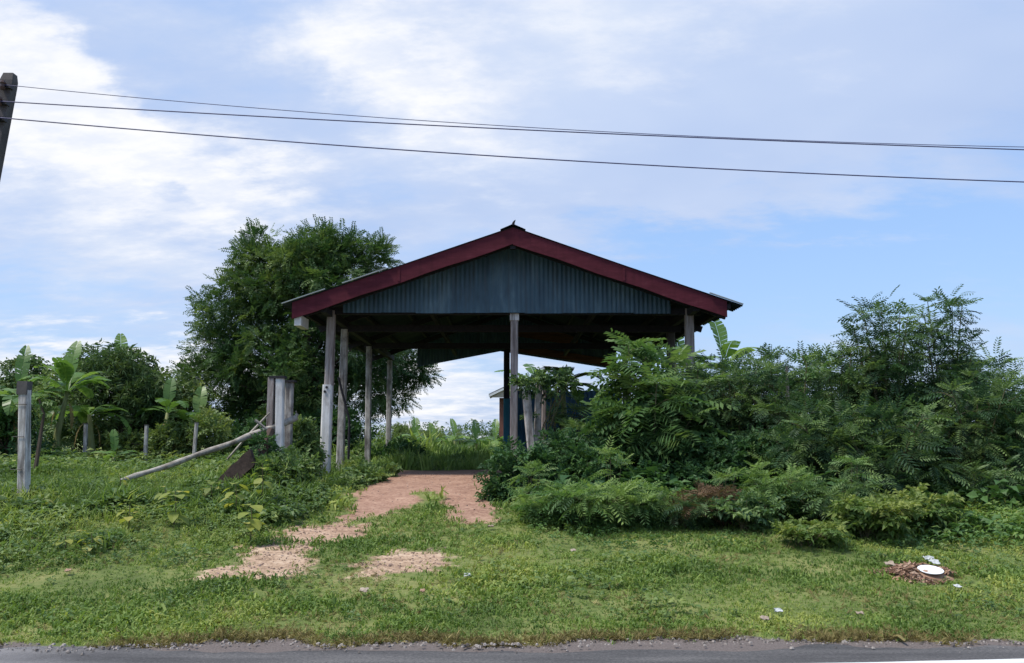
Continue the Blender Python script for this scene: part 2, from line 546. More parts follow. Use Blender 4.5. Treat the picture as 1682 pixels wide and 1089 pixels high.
M['paper_tan'] = rough_mat('paper_tan', [(0.3, (0.24, 0.18, 0.13)), (0.7, (0.40, 0.33, 0.26))], 9, (1, 1, 1), 0.8, 0.2)
M['leaf_litter'] = rough_mat('leaf_litter', [(0.2, (0.13, 0.07, 0.045)), (0.5, (0.30, 0.18, 0.12)), (0.85, (0.52, 0.38, 0.28))], 4, (1, 1, 1), 0.85, 0.2)
M['wire'] = rough_mat('wire', [(0.3, (0.055, 0.055, 0.12)), (0.7, (0.075, 0.075, 0.16))], 3, (1, 1, 1), 0.6, 0.0)
M['insulator'] = rough_mat('insulator', [(0.3, (0.05, 0.03, 0.025)), (0.7, (0.09, 0.05, 0.04))], 3, (1, 1, 1), 0.3, 0.0)
M['iron'] = rough_mat('iron', [(0.3, (0.02, 0.02, 0.022)), (0.7, (0.05, 0.045, 0.045))], 5, (1, 1, 1), 0.6, 0.2)
M['house_wall'] = rough_mat('house_wall', [(0.3, (0.12, 0.05, 0.04)), (0.7, (0.20, 0.085, 0.065))], 3, (1, 1, 1), 0.85, 0.2)
M['house_soffit'] = rough_mat('house_soffit', [(0.3, (0.42, 0.34, 0.29)), (0.7, (0.52, 0.44, 0.38))], 3, (1, 1, 1), 0.85, 0.1)
M['roof_grey'] = rough_mat('roof_grey', [(0.3, (0.14, 0.14, 0.15)), (0.7, (0.22, 0.22, 0.23))], 3, (1, 1, 1), 0.7, 0.1)
M['trim_white'] = rough_mat('trim_white', [(0.3, (0.62, 0.62, 0.62)), (0.7, (0.76, 0.76, 0.76))], 3, (1, 1, 1), 0.6, 0.1)
M['dark_glass'] = rough_mat('dark_glass', [(0.3, (0.02, 0.025, 0.03)), (0.7, (0.04, 0.045, 0.05))], 3, (1, 1, 1), 0.15, 0.0)

# ground: earth, worn sand and thatch under the grass
m, N = new_mat('ground')
pos = N.n('ShaderNodeNewGeometry').outputs['Position']
da = N.n('ShaderNodeAttribute', attribute_name='bare').outputs['Fac']
ea = N.n('ShaderNodeAttribute', attribute_name='verge').outputs['Fac']
nb = N.noise(pos, 1.1, 6)
nf = N.m('ADD', N.m('MULTIPLY', N.noise(pos, 16.0, 6, 0.7), 0.55), N.m('MULTIPLY', N.noise(pos, 2.4, 7, 0.7), 0.45))
nn = N.noise(pos, 60.0, 4, 0.7)
thatch = N.ramp(N.m('ADD', N.m('MULTIPLY', nf, 0.6), N.m('MULTIPLY', nb, 0.4)), [(0.36, (0.055, 0.070, 0.024)), (0.48, (0.12, 0.155, 0.045)), (0.62, (0.24, 0.23, 0.09))])
sep = N.n('ShaderNodeSeparateXYZ', ins={0: pos})
red = N.ss(sep.outputs[1], 10.5, 13.5)
earth_r = N.ramp(nf, [(0.36, (0.18, 0.098, 0.068)), (0.5, (0.32, 0.19, 0.135)), (0.66, (0.47, 0.305, 0.22))])
earth_y = N.ramp(nf, [(0.37, (0.18, 0.115, 0.075)), (0.5, (0.40, 0.275, 0.185)), (0.63, (0.56, 0.43, 0.31))])
earth = N.mix(red, earth_y, earth_r)
soil = N.mix(N.ss(N.m('ADD', da, N.m('MULTIPLY', N.m('SUBTRACT', nf, 0.5), 0.55)), 0.3, 0.65), thatch, earth)
grit = N.ramp(nn, [(0.25, (0.085, 0.072, 0.065)), (0.55, (0.15, 0.125, 0.115)), (0.8, (0.22, 0.19, 0.175))])
soil = N.mix(N.ss(N.m('ADD', ea, N.m('MULTIPLY', N.m('SUBTRACT', nf, 0.5), 0.5)), 0.35, 0.65), soil, grit)
bmp = N.n('ShaderNodeBump', ins={'Strength': 0.6, 'Distance': 0.02, 'Height': N.m('ADD', nf, N.m('MULTIPLY', nn, 0.4))})
p = N.n('ShaderNodeBsdfPrincipled', ins={'Base Color': soil, 'Roughness': 0.95, 'Specular IOR Level': 0.15, 'Normal': bmp.outputs[0]})
finish(N, p.outputs[0])
M['ground'] = m

m, N = new_mat('asphalt')
pos = N.n('ShaderNodeNewGeometry').outputs['Position']
a = N.noise(pos, 38.0, 5, 0.85)
b = N.noise(pos, 2.0, 5, 0.6)
st = N.n('ShaderNodeMapping', ins={'Vector': pos, 'Scale': (0.4, 3.0, 1)}).outputs[0]
c = N.ramp(N.m('ADD', N.m('MULTIPLY', a, 0.55), N.m('MULTIPLY', N.noise(st, 1.5, 5), 0.45)), [(0.36, (0.036, 0.034, 0.034)), (0.5, (0.082, 0.078, 0.077)), (0.64, (0.17, 0.158, 0.150))])
sp = N.n('ShaderNodeSeparateXYZ', ins={0: pos})
pale = N.m('MULTIPLY', N.ss(N.m('ADD', N.m('MULTIPLY', sp.outputs[0], -1.0), N.m('MULTIPLY', b, 1.6)), 3.4, 5.6), 0.75)
c = N.mix(pale, c, (0.24, 0.23, 0.235, 1))
bmp = N.n('ShaderNodeBump', ins={'Strength': 0.5, 'Distance': 0.006, 'Height': a})
p = N.n('ShaderNodeBsdfPrincipled', ins={'Base Color': c, 'Roughness': 0.85, 'Specular IOR Level': 0.3, 'Normal': bmp.outputs[0]})
finish(N, p.outputs[0])
M['asphalt'] = m
M['road_paint'] = rough_mat('road_paint', [(0.3, (0.62, 0.62, 0.60)), (0.6, (0.78, 0.78, 0.77))], 12, (1, 1, 1), 0.7, 0.2)

# ------------------------------------------------------------------ ground sheet
xs = np.concatenate([[-900, -400, -180, -90, -50, -32, -22], np.arange(-17, 17.01, 0.16), [22, 32, 50, 90, 180, 400, 900]])
ys = np.concatenate([[-900, -300, -80, -20, -4, 4, 6, 6.5], np.arange(6.7, 32, 0.16), np.arange(32, 60, 2), [75, 110, 180, 320, 600, 1500]])
gx, gy = np.meshgrid(xs, ys)
gz = T(gx, gy)
gz = np.where(gy < 6.9, -0.02, gz)
nx, ny = len(xs), len(ys)
V = np.stack([gx, gy, gz], -1).reshape(-1, 3)
idx = np.arange(nx * ny).reshape(ny, nx)
F = np.stack([idx[:-1, :-1], idx[:-1, 1:], idx[1:, 1:], idx[1:, :-1]], -1).reshape(-1, 4)
me = mesh('ground', V, F, M['ground'], smooth=True)
at = me.attributes.new('bare', 'FLOAT', 'POINT')
bare = dirt(gx, gy)
at.data.foreach_set('value', bare.astype(np.float32).ravel())
at = me.attributes.new('verge', 'FLOAT', 'POINT')
at.data.foreach_set('value', (1 - sstep(gy - edge_y(gx), -0.06, 0.10)).astype(np.float32).ravel())
obj('ground', me, kind='structure', label='grassy plot with sandy worn tracks rising from the road')

# road with ragged far edge, edge line on the right
rx = np.concatenate([np.linspace(-60, -7, 40), np.linspace(-6.9, 6.9, 180), np.linspace(7, 60, 40)])
ry = np.stack([np.full_like(rx, -3.0), np.full_like(rx, 3.0), np.full_like(rx, 6.2),
               ROAD_EDGE + 0.10 * np.exp(-((rx - 3.5) / 3) ** 2) + 0.22 * (vnoise(rx * 1.2, 0 * rx, 8) - 0.5) + 0.12 * (vnoise(rx * 5, 0 * rx, 9) - 0.5) - 0.02 * rx * (np.abs(rx) < 8)], 0)
V = np.stack([np.tile(rx, 4), ry.ravel(), np.full(4 * len(rx), 0.004)], -1)
V[-len(rx):, 2] = -0.004
idx = np.arange(4 * len(rx)).reshape(4, -1)
F = np.stack([idx[:-1, :-1], idx[:-1, 1:], idx[1:, 1:], idx[1:, :-1]], -1).reshape(-1, 4)
obj('road', mesh('road', V, F, M['asphalt']), kind='structure', label='strip of grey asphalt along the bottom of the view')


def road_pt(px, py, z=0.008):
    d = ray(px, py)
    k = (z - EYE) / d[2]
    return np.array([d[0] * k, d[1] * k, z])


a, b = road_pt(1425, 1087.5), road_pt(1682, 1081.5)
sl = (b - a) / (b[0] - a[0])
V, F = [], []
for i, x in enumerate(np.linspace(a[0] - 9, b[0] + 14, 60)):
    q = a + sl * (x - a[0])
    w = 0.004 * (vnoise(x * 9, 0.0, 5) - 0.5) * 4
    V += [(x, q[1] - 0.12, 0.008), (x, q[1] + float(w), 0.008)]
    if i:
        F.append((2 * i - 2, 2 * i, 2 * i + 1, 2 * i - 1))
obj('road_line', mesh('road_line', V, F, M['road_paint']), kind='structure', label='white edge line painted on the asphalt')

# ------------------------------------------------------------------ open shed
RX, RZ = 0.18, 5.90                          # ridge line (underside of the sheets)
EXL, EXR = -4.46, 4.78                       # eaves
SL = 0.347                                   # roof slope
YF, YB = 17.2, 28.4


def roof_z(x):
    return RZ - SL * abs(x - RX)


GZ = 0.84
shed = thing('open_shed', 'open sided shed with dark red bargeboards and blue grey metal gable over a dirt floor', 'shed', (RX, 18.0, GZ))
SO = np.array(world_loc(shed))

# roof sheets, corrugated down the slope; a few share one mesh
def corr_profile(width, pitch, depth, n=None):
    k = int(round(width / pitch * 4))
    s = np.linspace(0, width, k + 1)
    return s, depth * 0.5 * np.cos(2 * np.pi * s / pitch)


def roof_sheet(side, ylen, extra):
    s, h = corr_profile(ylen + 0.06, 0.14, 0.028)
    xe = EXL if side < 0 else EXR
    x0, x1 = RX + 0.02 * side, xe + side * extra
    mid = (x0 + x1) / 2
    V = []
    for x, sag in ((x0, 0), (mid, -0.012), (x1, 0)):
        for q, z in zip(s, h):
            V.append((x, q, roof_z(x) + z + 0.02 + sag))
    n = len(s)
    F = [(r * n + i, r * n + i + 1, (r + 1) * n + i + 1, (r + 1) * n + i) for r in range(2) for i in range(n - 1)]
    return mesh('roof_sheet', V, F, M['sheet_roof'])


YS = np.linspace(YF - 0.03, YB, 15)
for side in (-1, 1):
    variants = [roof_sheet(side, YS[1] - YS[0], e) for e in (0.0, 0.05, 0.1)]
    for i in range(14):
        me_ = variants[(i * 2 + (side > 0)) % 3] if i else variants[2 if side > 0 else 1]
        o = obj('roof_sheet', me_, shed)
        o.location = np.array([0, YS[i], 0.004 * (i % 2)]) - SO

# light lapped edge of the front sheet over the bargeboard
for x0, x1, side in ((EXL - 0.06, -3.65, -1), (-3.3, -2.4, -1), (4.2, EXR + 0.10, 1)):
    b_ = MB()
    b_.beam((x0, YF - 0.045, roof_z(x0) + 0.05), (x1, YF - 0.045, roof_z(x1) + 0.05), 0.05, 0.018)
    b_.build('edge_strip', M['sheet_edge'], shed)

# ridge cap: bent strips lapped along the ridge, front one curling up
capV = lambda y0, y1, lift: MB().add([(RX - .26, y0, RZ - .26 * SL + .05 + lift), (RX, y0, RZ + .075 + lift), (RX + .26, y0, RZ - .26 * SL + .05 + lift),
                                      (RX - .26, y1, RZ - .26 * SL + .05), (RX, y1, RZ + .075), (RX + .26, y1, RZ - .26 * SL + .05)],
                                     [(0, 1, 4, 3), (1, 2, 5, 4)])
for i in range(6):
    y0 = YF - 0.06 + i * 1.88
    capV(y0, y0 + 1.92, 0.012).build('ridge_cap', M['sheet_roof'], shed)
b_ = MB()
b_.tube([(RX + 0.0, YF - .05, RZ + .06), (RX + .02, YF - .06, RZ + .12), (RX + .05, YF - .07, RZ + .165)], [.035, .025, .006], 5)
b_.build('ridge_tip', M['timber_dark'], shed)

# bargeboards
BW = 0.33
for side, xe in ((-1, EXL + 0.14), (1, EXR - 0.22)):
    b_ = MB()
    n = 10
    xs_ = np.linspace(RX, xe, n + 1)
    V, F = [], []
    for i, x in enumerate(xs_):
        wv = 0.012 * math.sin(i * 1.7 + side)
        zt = roof_z(x) + 0.0
        for y in (YF, YF + 0.035):
            V += [(x, y, zt + (0.01 if i else 0.03)), (x, y, zt - BW - wv)]
    for i in range(n):
        a_, c_ = 4 * i, 4 * i + 4
        F += [(a_, a_ + 1, c_ + 1, c_), (a_ + 2, c_ + 2, c_ + 3, a_ + 3), (a_, c_, c_ + 2, a_ + 2), (a_ + 1, a_ + 3, c_ + 3, c_ + 1)]
    F += [(0, 2, 3, 1), (4 * n, 4 * n + 1, 4 * n + 3, 4 * n + 2)]
    b_.add(V, F)
    b_.build('bargeboard', M['red_board'], shed)
    # joint in the board
    xj = RX + (xe - RX) * 0.52
    b_ = MB().beam((xj, YF - 0.006, roof_z(xj) - 0.03), (xj, YF - 0.006, roof_z(xj) - BW + 0.03), 0.05, 0.01, up=(0, 1, 0))
    b_.build('joint_cover', M['red_board'], shed)

# purlins, rafters, plates, tie beams
for side, xe in ((-1, EXL), (1, EXR)):
    for k in range(6):
        x = RX + (xe - RX) * (0.03 + 0.185 * k) if k < 5 else xe - side * 0.17
        z = roof_z(x) - 0.075
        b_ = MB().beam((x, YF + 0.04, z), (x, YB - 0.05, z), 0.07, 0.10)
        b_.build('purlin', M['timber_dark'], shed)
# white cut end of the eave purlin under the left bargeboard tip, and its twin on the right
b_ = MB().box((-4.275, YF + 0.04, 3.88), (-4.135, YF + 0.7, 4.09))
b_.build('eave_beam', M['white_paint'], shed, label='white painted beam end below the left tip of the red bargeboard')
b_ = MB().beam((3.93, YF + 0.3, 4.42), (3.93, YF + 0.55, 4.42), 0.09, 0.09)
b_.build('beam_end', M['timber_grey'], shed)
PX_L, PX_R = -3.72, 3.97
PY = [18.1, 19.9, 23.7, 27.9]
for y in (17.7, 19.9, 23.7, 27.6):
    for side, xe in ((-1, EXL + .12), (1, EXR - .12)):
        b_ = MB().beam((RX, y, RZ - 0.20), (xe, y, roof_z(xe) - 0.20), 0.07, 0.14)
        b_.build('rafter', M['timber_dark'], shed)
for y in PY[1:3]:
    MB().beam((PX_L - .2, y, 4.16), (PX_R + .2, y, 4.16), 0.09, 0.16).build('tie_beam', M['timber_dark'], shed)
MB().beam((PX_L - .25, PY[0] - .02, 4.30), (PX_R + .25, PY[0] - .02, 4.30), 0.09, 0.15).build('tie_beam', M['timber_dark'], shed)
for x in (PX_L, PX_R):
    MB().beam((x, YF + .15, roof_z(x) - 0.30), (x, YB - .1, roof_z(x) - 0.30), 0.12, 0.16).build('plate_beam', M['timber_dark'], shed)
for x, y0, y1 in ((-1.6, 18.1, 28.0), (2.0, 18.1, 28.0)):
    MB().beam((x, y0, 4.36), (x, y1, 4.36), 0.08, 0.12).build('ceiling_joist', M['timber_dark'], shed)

# king post at the gable top
MB().box((RX - .06, YF + .05, RZ - .42), (RX + .06, YF + .13, RZ - .12)).build('king_post', M['timber_dark'], shed)

# gable of corrugated metal sheets
GY, GBOT = 17.93, 4.245
gx0, gx1 = -3.42, 3.52
nsh = 9
wd = (gx1 - gx0) / nsh
for k in range(nsh):
    xa = gx0 + k * wd
    s = np.linspace(0, wd + 0.03, 33)
    h = -0.008 * np.cos(2 * np.pi * s / (wd / 8)) - 0.003 * (k % 2)
    drop = 0.015 * math.sin(k * 2.1)
    V = [(xa + q, GY + z, GBOT + drop * 0.6) for q, z in zip(s, h)] + [(xa + q, GY + z, max(roof_z(xa + q) - 0.10, GBOT + .02)) for q, z in zip(s, h)]
    n = len(s)
    MB().add(V, [(i, i + 1, n + i + 1, n + i) for i in range(n - 1)], 0.5 + 0.12 * math.sin(k * 3.7)).build('gable_sheet', M['sheet_blue'], shed)

# posts
def post(x, y, z0, z1, w, mat, lean=(0, 0), taper=0.92, name='post', parent=None, **pr):
    n = 7
    b_ = MB()
    V, F = [], []
    for i in range(n + 1):
        t = i / n
        ww = w / 2 * (1 + (taper - 1) * t)
        cx_, cy_ = x + lean[0] * t, y + lean[1] * t
        ch = ww * 0.72
        for ux, uy in ((-ch, -ww), (ch, -ww), (ww, -ch), (ww, ch), (ch, ww), (-ch, ww), (-ww, ch), (-ww, -ch)):
            j = 0.006 * (vnoise(x * 37 + i * 1.7, ux * 90 + uy * 70) - 0.5)
            V.append((cx_ + ux * 1.0 + float(j), cy_ + uy, z0 + (z1 - z0) * t))
    for i in range(n):
        for k in range(8):
            k2 = (k + 1) % 8
            F.append((8 * i + k, 8 * i + k2, 8 * i + 8 + k2, 8 * i + 8 + k))
    e = 8 * n
    F += [(e, e + 1, e + 2, e + 3), (e, e + 3, e + 4, e + 7), (e + 4, e + 5, e + 6, e + 7)]
    b_.add(V, F)
    return b_.build(name, mat, parent, **pr)


p1b, p1m, p1t = P(533, 784, 18.1), P(539, 632, 18.1), P(544.5, 518, 18.1)
o = post(p1b[0], 18.1, GZ - 0.15, p1m[2], 0.215, M['whitewash'], (p1m[0] - p1b[0], 0), 0.95, 'post', shed, label='whitewashed concrete front post spliced to a brown timber above')
post(p1m[0] + .02, 18.1, p1m[2] - 0.02, p1t[2] + .1, 0.18, M['timber'], (p1t[0] - p1m[0] - .02, 0), 0.95, 'upper_timber', o)
for q in ((536.5, 636), (533.5, 643)):
    c_ = P(q[0], q[1], 17.985)
    MB().tube([c_ + [0, .02, 0], c_ - [0, .012, 0]], .028, 7).build('bolt', M['iron'], o)
p2 = P(843.5, 700, 18.1)
o = post(p2[0], 18.1, GZ - .15, 4.26, 0.16, M['timber'], (0.02, 0), 1.0, 'post', shed, label='grey weathered central front post')
MB().box((p2[0] - .078, 18.005, 4.10), (p2[0] + .115, 18.2, 4.245)).build('post_cap', M['concrete'], o)
post(PX_R, 18.1, GZ - .15, roof_z(PX_R) - .22, 0.19, M['timber'], (0.0, 0), 0.96, 'post', shed)
for px, pt, y, w in ((558.5, 566, 19.9, 0.17), (604, 606.5, 23.7, 0.16), (637.5, 641, 27.9, 0.165)):
    a_, b2 = P(px, 760, y), P(pt, 560, y)
    post(a_[0], y, GZ - .15, 4.14, w, M['concrete_old'], (b2[0] - a_[0], 0), 0.95, 'post', shed)
for px, y in ((1102.5, 20.6),):
    a_ = P(px, 600, y)
    post(a_[0], y, GZ - .15, 4.16, 0.20, M['concrete_dark'], (0, 0), 0.97, 'post', shed)
for y in (23.9, 27.9):
    post(PX_R, y, GZ - .15, 4.16, 0.17, M['timber'], (0, 0), 0.97, 'post', shed)
# rear middle post, teal below
a_ = P(832.3, 740, 27.7)
o = post(a_[0], 27.7, GZ - .1, P(832, 655, 27.7)[2], 0.215, M['post_teal'], (0, 0), 1.0, 'post', shed, label='teal painted rear post behind the centre post')
post(a_[0], 27.7, P(832, 655, 27.7)[2], 4.6, 0.2, M['timber_dark'], (0, 0), 1.0, 'upper_timber', o)
# thin dark bracing pole leaning on the second left post
a_, b2 = P(574, 690, 19.75), P(556, 620, 19.75)
MB().tube([a_ - [0, 0, .9], a_, b2], .03, 5).build('brace', M['timber_dark'], shed)

# rear gable: sheets with raised skirt, brown boards on the right
def rear_bottom(x):
    ap, l, r_ = P(822, 577, 28.2), P(685, 603, 28.2), P(1006, 606, 28.2)
    if x < ap[0]:
        return ap[2] + (l[2] - ap[2]) * (x - ap[0]) / (l[0] - ap[0])
    return ap[2] + (r_[2] - ap[2]) * (x - ap[0]) / (r_[0] - ap[0])


rx0, rx1 = P(685, 600, 28.2)[0], P(1012, 600, 28.2)[0]
nsh = 8
wd = (rx1 - rx0) / nsh
for k in range(nsh):
    xa = rx0 + k * wd
    s = np.linspace(0, wd + 0.02, 25)
    h = 0.011 * np.cos(2 * np.pi * s / (wd / 8)) + 0.003 * (k % 2)
    V = [(xa + q, 28.2 + z, rear_bottom(xa + q)) for q, z in zip(s, h)] + [(xa + q, 28.2 + z, roof_z(xa + q) + 0.0) for q, z in zip(s, h)]
    n = len(s)
    MB().add(V, [(i, i + 1, n + i + 1, n + i) for i in range(n - 1)], 0.5).build('rear_sheet', M['sheet_blue'], shed)
xl0 = P(638, 572, 28.2)
MB().add([(xl0[0], 28.21, xl0[2]), (rx0 + .02, 28.21, xl0[2]), (rx0 + .02, 28.21, roof_z(rx0)), (xl0[0], 28.21, roof_z(xl0[0]))], [(0, 1, 2, 3)]).build('rear_sheet', M['sheet_blue'], shed)
for off, xa, xb, hh in ((0.06, 0.35, 3.55, 0.24), (0.58, 0.30, 2.45, 0.34)):
    a_, b2 = (xa, 28.10, rear_bottom(xa) + off + hh / 2), (xb, 28.10, rear_bottom(xb) + off + hh / 2)
    MB().beam(a_, b2, 0.03, hh).build('rear_board', M['plank_brown'], shed)

# blue metal wall across the rear right bay and along the right side
def wall_run(p0, p1, z0, z1, n):
    p0, p1 = np.array(p0), np.array(p1)
    d = (p1 - p0) / n
    L = np.linalg.norm(d)
    nr = np.array([-d[1], d[0]]) / L
    for k in range(n):
        s = np.linspace(0, 1.02, 21)
        h = 0.014 * np.cos(2 * np.pi * s * 5)
        V = []
        for z in (z0, z1 + 0.02 * math.sin(k * 2.3)):
            for q, hh in zip(s, h):
                xy = p0 + d * (k + q) + nr * (hh + 0.003 * (k % 2))
                V.append((xy[0], xy[1], z))
        m_ = len(s)
        MB().add(V, [(i, i + 1, m_ + i + 1, m_ + i) for i in range(m_ - 1)], 0.5 + 0.2 * math.sin(k * 1.9)).build('wall_sheet', M['wall_blue'], shed)


wall_run((0.22, 27.95), (3.85, 27.95), GZ - .05, P(900, 642, 28)[2], 5)
wall_run((3.86, 27.8), (3.86, 18.4), GZ - .05, 2.75, 12)

# ------------------------------------------------------------------ utility pole and wires
pt, pb = P(17, 122, 12.0), None
ptop = pt[2]
lean = -0.115
pxc = pt[0]
up_ = thing('utility_pole', 'dark leaning utility pole cut off by the left edge of the view', 'utility pole', (pxc + lean * (ptop - float(T(pxc, 12))), 12.0, float(T(pxc - .8, 12))))
bx_ = pxc + lean * (ptop + 0.3)
b_ = MB()
V, F = [], []
for i, (t, w) in enumerate(((0, .15), (.5, .12), (.97, .095), (.985, .092), (1.0, .07))):
    z = -0.3 + (ptop + .3) * t
    x = bx_ + (pxc - bx_) * t
    for ux, uy in ((-1, -.8), (1, -.8), (1, .8), (-1, .8)):
        V.append((x + ux * w, 12 + uy * w, z))
for i in range(4):
    for k in range(4):
        k2 = (k + 1) % 4
        F.append((4 * i + k, 4 * i + k2, 4 * i + 4 + k2, 4 * i + 4 + k))
F.append((16, 17, 18, 19))
b_.add(V, F)
b_.build('shaft', M['concrete_dark'], up_)
wires = [(34, 142, 760, 202.5, 1682, 241.5), (28, 168, 760, 208.5, 1682, 246), (24, 195.5, 760, 253, 1682, 299)]
wl = ['topmost thin overhead wire between the pole and the right edge of the view', 'middle overhead wire running just beneath the topmost wire',
      'lowest overhead wire hanging well clear below the other two']
for k, w in enumerate(wires):
    A, B, D = (P(w[2 * i], w[2 * i + 1], 11.84) for i in range(3))
    co = np.polyfit([A[0], B[0], D[0]], [A[2], B[2], D[2]], 2)
    xx = np.linspace(A[0] - 0.22, 26, 60)
    pts = [(x, 11.84, np.polyval(co, x)) for x in xx]
    # beyond the pole the wire goes on to the left
    x0 = xx[0]
    z0 = np.polyval(co, x0)
    left = [(x, 11.84, z0 + 0.02 * (x - x0) + 0.004 * (x - x0) ** 2) for x in np.linspace(-30, x0 - .05, 12)]
    b_ = MB().tube(left + pts, (.0055, .009, .0095)[k], 5)
    b_.build('overhead_wire', M['wire'], None, label=wl[k], category='wire', group='overhead wires across the sky')
    zi = z0
    xi = A[0] - 0.22
    b_ = MB()
    b_.tube([(xi - .04, 11.84, zi - .07), (xi - .04, 11.84, zi - .035), (xi - .04, 11.84, zi - .03), (xi - .04, 11.84, zi + .01), (xi - .04, 11.84, zi + .03), (xi - .04, 11.84, zi + .065)],
            [.03, .045, .03, .03, .046, .03], 8)
    b_.build('insulator', M['insulator'], up_)
    MB().box((xi - .09, 11.87, zi - .03), (xi + .05, 11.96, zi + .03)).build('bracket', M['iron'], up_)

# ------------------------------------------------------------------ gate posts, fence posts, logs
def solo_post(name, label, cat, px, pt, ptopy, y, w, mat, group=None, depth=0.25, taper=0.95, d2=None):
    a_ = P(px, 760, y)
    z0 = float(T(a_[0], y))
    tp = P(pt, ptopy, y)
    t_ = thing(name, label, cat, (a_[0], y, z0), group)
    # base x found by carrying the drawn lean down to the ground
    bb = P(px, 745, y)
    post(bb[0], y, z0 - depth, tp[2], w, mat, (tp[0] - bb[0], 0), taper, 'shaft', t_)
    return t_, z0, tp


t_, z0, tp = solo_post('fence_post', 'tall weathered concrete post alone in the weeds near the left edge', 'post', 46.5, 41, 627, 13.4, 0.148, M['concrete'])
MB().box((tp[0] - .079, 13.32, tp[2] - .20), (tp[0] + .079, 13.48, tp[2] + .005)).build('stained_top', M['concrete_dark'], t_)
for z in (.55, 1.05, 1.55):
    MB().tube([(tp[0] - .09, 13.4, z0 + z), (tp[0] - .085, 13.318, z0 + z), (tp[0] + .085, 13.318, z0 + z), (tp[0] + .09, 13.4, z0 + z)], .005, 4).build('wire_tie', M['iron'], t_)

t_, z0, tp = solo_post('gate_post', 'white faced gate post with a brown plank on its left side', 'post', 461, 460, 622, 16.75, 0.165, M['whitewash'])
MB().box((tp[0] - .215, 16.66, z0 - .1), (tp[0] - .10, 16.84, tp[2] + .02)).build('side_plank', M['timber'], t_)
MB().box((tp[0] - .19, 16.65, tp[2] - .0), (tp[0] + .11, 16.86, tp[2] + .05)).build('cap', M['timber_dark'], t_)
t_, z0, tp = solo_post('gate_post', 'shorter pale gate post just right of the plank sided post', 'post', 473, 476, 628, 17.15, 0.155, M['concrete_old'])
MB().box((tp[0] - .12, 17.04, tp[2] - .0), (tp[0] + .12, 17.26, tp[2] + .04)).build('cap', M['timber_dark'], t_)

t_, z0, tp = solo_post('gate_post', 'leaning concrete gate post under creeper beside the grey centre post', 'post', 880, 864, 643, 16.4, 0.17, M['concrete_old'])
t_, z0, tp = solo_post('gate_post', 'upright creeper covered gate post nearest to the blue wall', 'post', 880, 885, 632, 16.75, 0.14, M['concrete_old'])
t_, z0, tp = solo_post('gate_post', 'thin brown timber post behind the creeper covered gate posts', 'post', 891, 894, 640, 17.1, 0.09, M['timber'])

for px, pt, pty, y, lb in ((140, 141, 697, 25, 'slim grey far fence post nearest to the banana clump on the left'),
                           (239, 241, 699, 25.4, 'slim grey far fence post below the dark mango tree'),
                           (318, 323, 695, 25.8, 'slim tilted far fence post nearest to the big feathery tree')):
    t_, z0, tp = solo_post('fence_post', lb, 'post', px, pt, pty, y, 0.095, M['concrete_old'], 'slim fence posts at the back of the left field')
    MB().box((tp[0] - .05, y - .05, tp[2]), (tp[0] + .05, y + .05, tp[2] + .03)).build('cap', M['concrete_dark'], t_)

# long pale log propped on the gate posts
p0, p1_ = G(198, 800), P(488, 686, 16.95)
p0 = p0 + [0, 0, .10]
pts = [p0 + (p1_ - p0) * t + np.array([0, 0, -0.03 * math.sin(math.pi * t) + 0.010 * math.sin(t * 19)]) for t in np.linspace(0, 1, 14)]
lg = thing('fallen_log', 'long pale debarked log propped up between the left gate posts', 'log', tuple(p0))
MB().tube(pts, np.linspace(.046, .060, 14) + 0.008 * np.sin(np.arange(14) * 2.2), 8).build('trunk', M['timber_grey'], lg, smooth=True)
MB().tube([p1_ - [.06, 0, .02], p1_ + [.0, 0, .06], p1_ + [-.03, 0, .13]], [.045, .035, .022], 6).build('branch_stub', M['timber_grey'], lg)
a_, b2 = P(392, 724, 16.6), P(443, 678, 16.55)
a_[2] -= .35
a_[0] -= .2
MB().tube([a_, (a_ + b2) / 2 + [0, 0, .02], b2], [.022, .026, .02], 5).build('propped_stick', M['timber_grey'], None, label='thin dry stick leaning on the plank sided gate post', category='stick')
a_, b2 = P(419, 690, 16.4), P(446, 711, 16.5)
MB().tube([a_, b2], [.03, .02], 5).build('forked_stick', M['timber_grey'], None, label='short broken stick lying across the upper end of the long log', category='stick')
# slab of rotten wood leaning in the weeds
a_, b2 = G(346, 812), P(416, 750, 14.4)
st = thing('rotten_slab', 'dark rotten slab of wood tilted in the weeds below the log', 'log', tuple(a_))
d = b2 - a_
b_ = MB()
n = 8
ln = d / np.linalg.norm(d)
sd_ = norm(np.cross(ln, [0, 1, 0]))
V, F = [], []
for i in range(n + 1):
    t = i / n
    c_ = a_ + d * t
    ww = .115 * (0.55 + .55 * min(1, t * 1.6)) * (1.0 if i < n else .8)
    for us, uy in ((-1, -.07), (1, -.07), (1, .07), (-1, .07)):
        V.append(c_ + sd_ * (us * ww + .05 * (vnoise(i * 1.9, us * 7.0, 3) - .5)) + np.array([0, uy, 0]) + ln * .05 * us * (i == n))
for i in range(n):
    for k in range(4):
        k2 = (k + 1) % 4
        F.append((4 * i + k, 4 * i + k2, 4 * i + 4 + k2, 4 * i + 4 + k))
F += [(3, 2, 1, 0), (4 * n, 4 * n + 1, 4 * n + 2, 4 * n + 3)]
b_.add(V, F)
b_.build('slab', M['rotten'], st)
a_, b2 = P(424, 780, 15.9), P(446, 705, 16.3)
MB().tube([a_ - [0, 0, .3], a_, (a_ + b2) / 2 + [-.05, 0, 0], b2], [.2, .15, .12, .07], 7).build('rotten_stump', M['rotten'], None, label='dark rotting stump wrapped in creeper at the foot of the gate posts', category='stump')

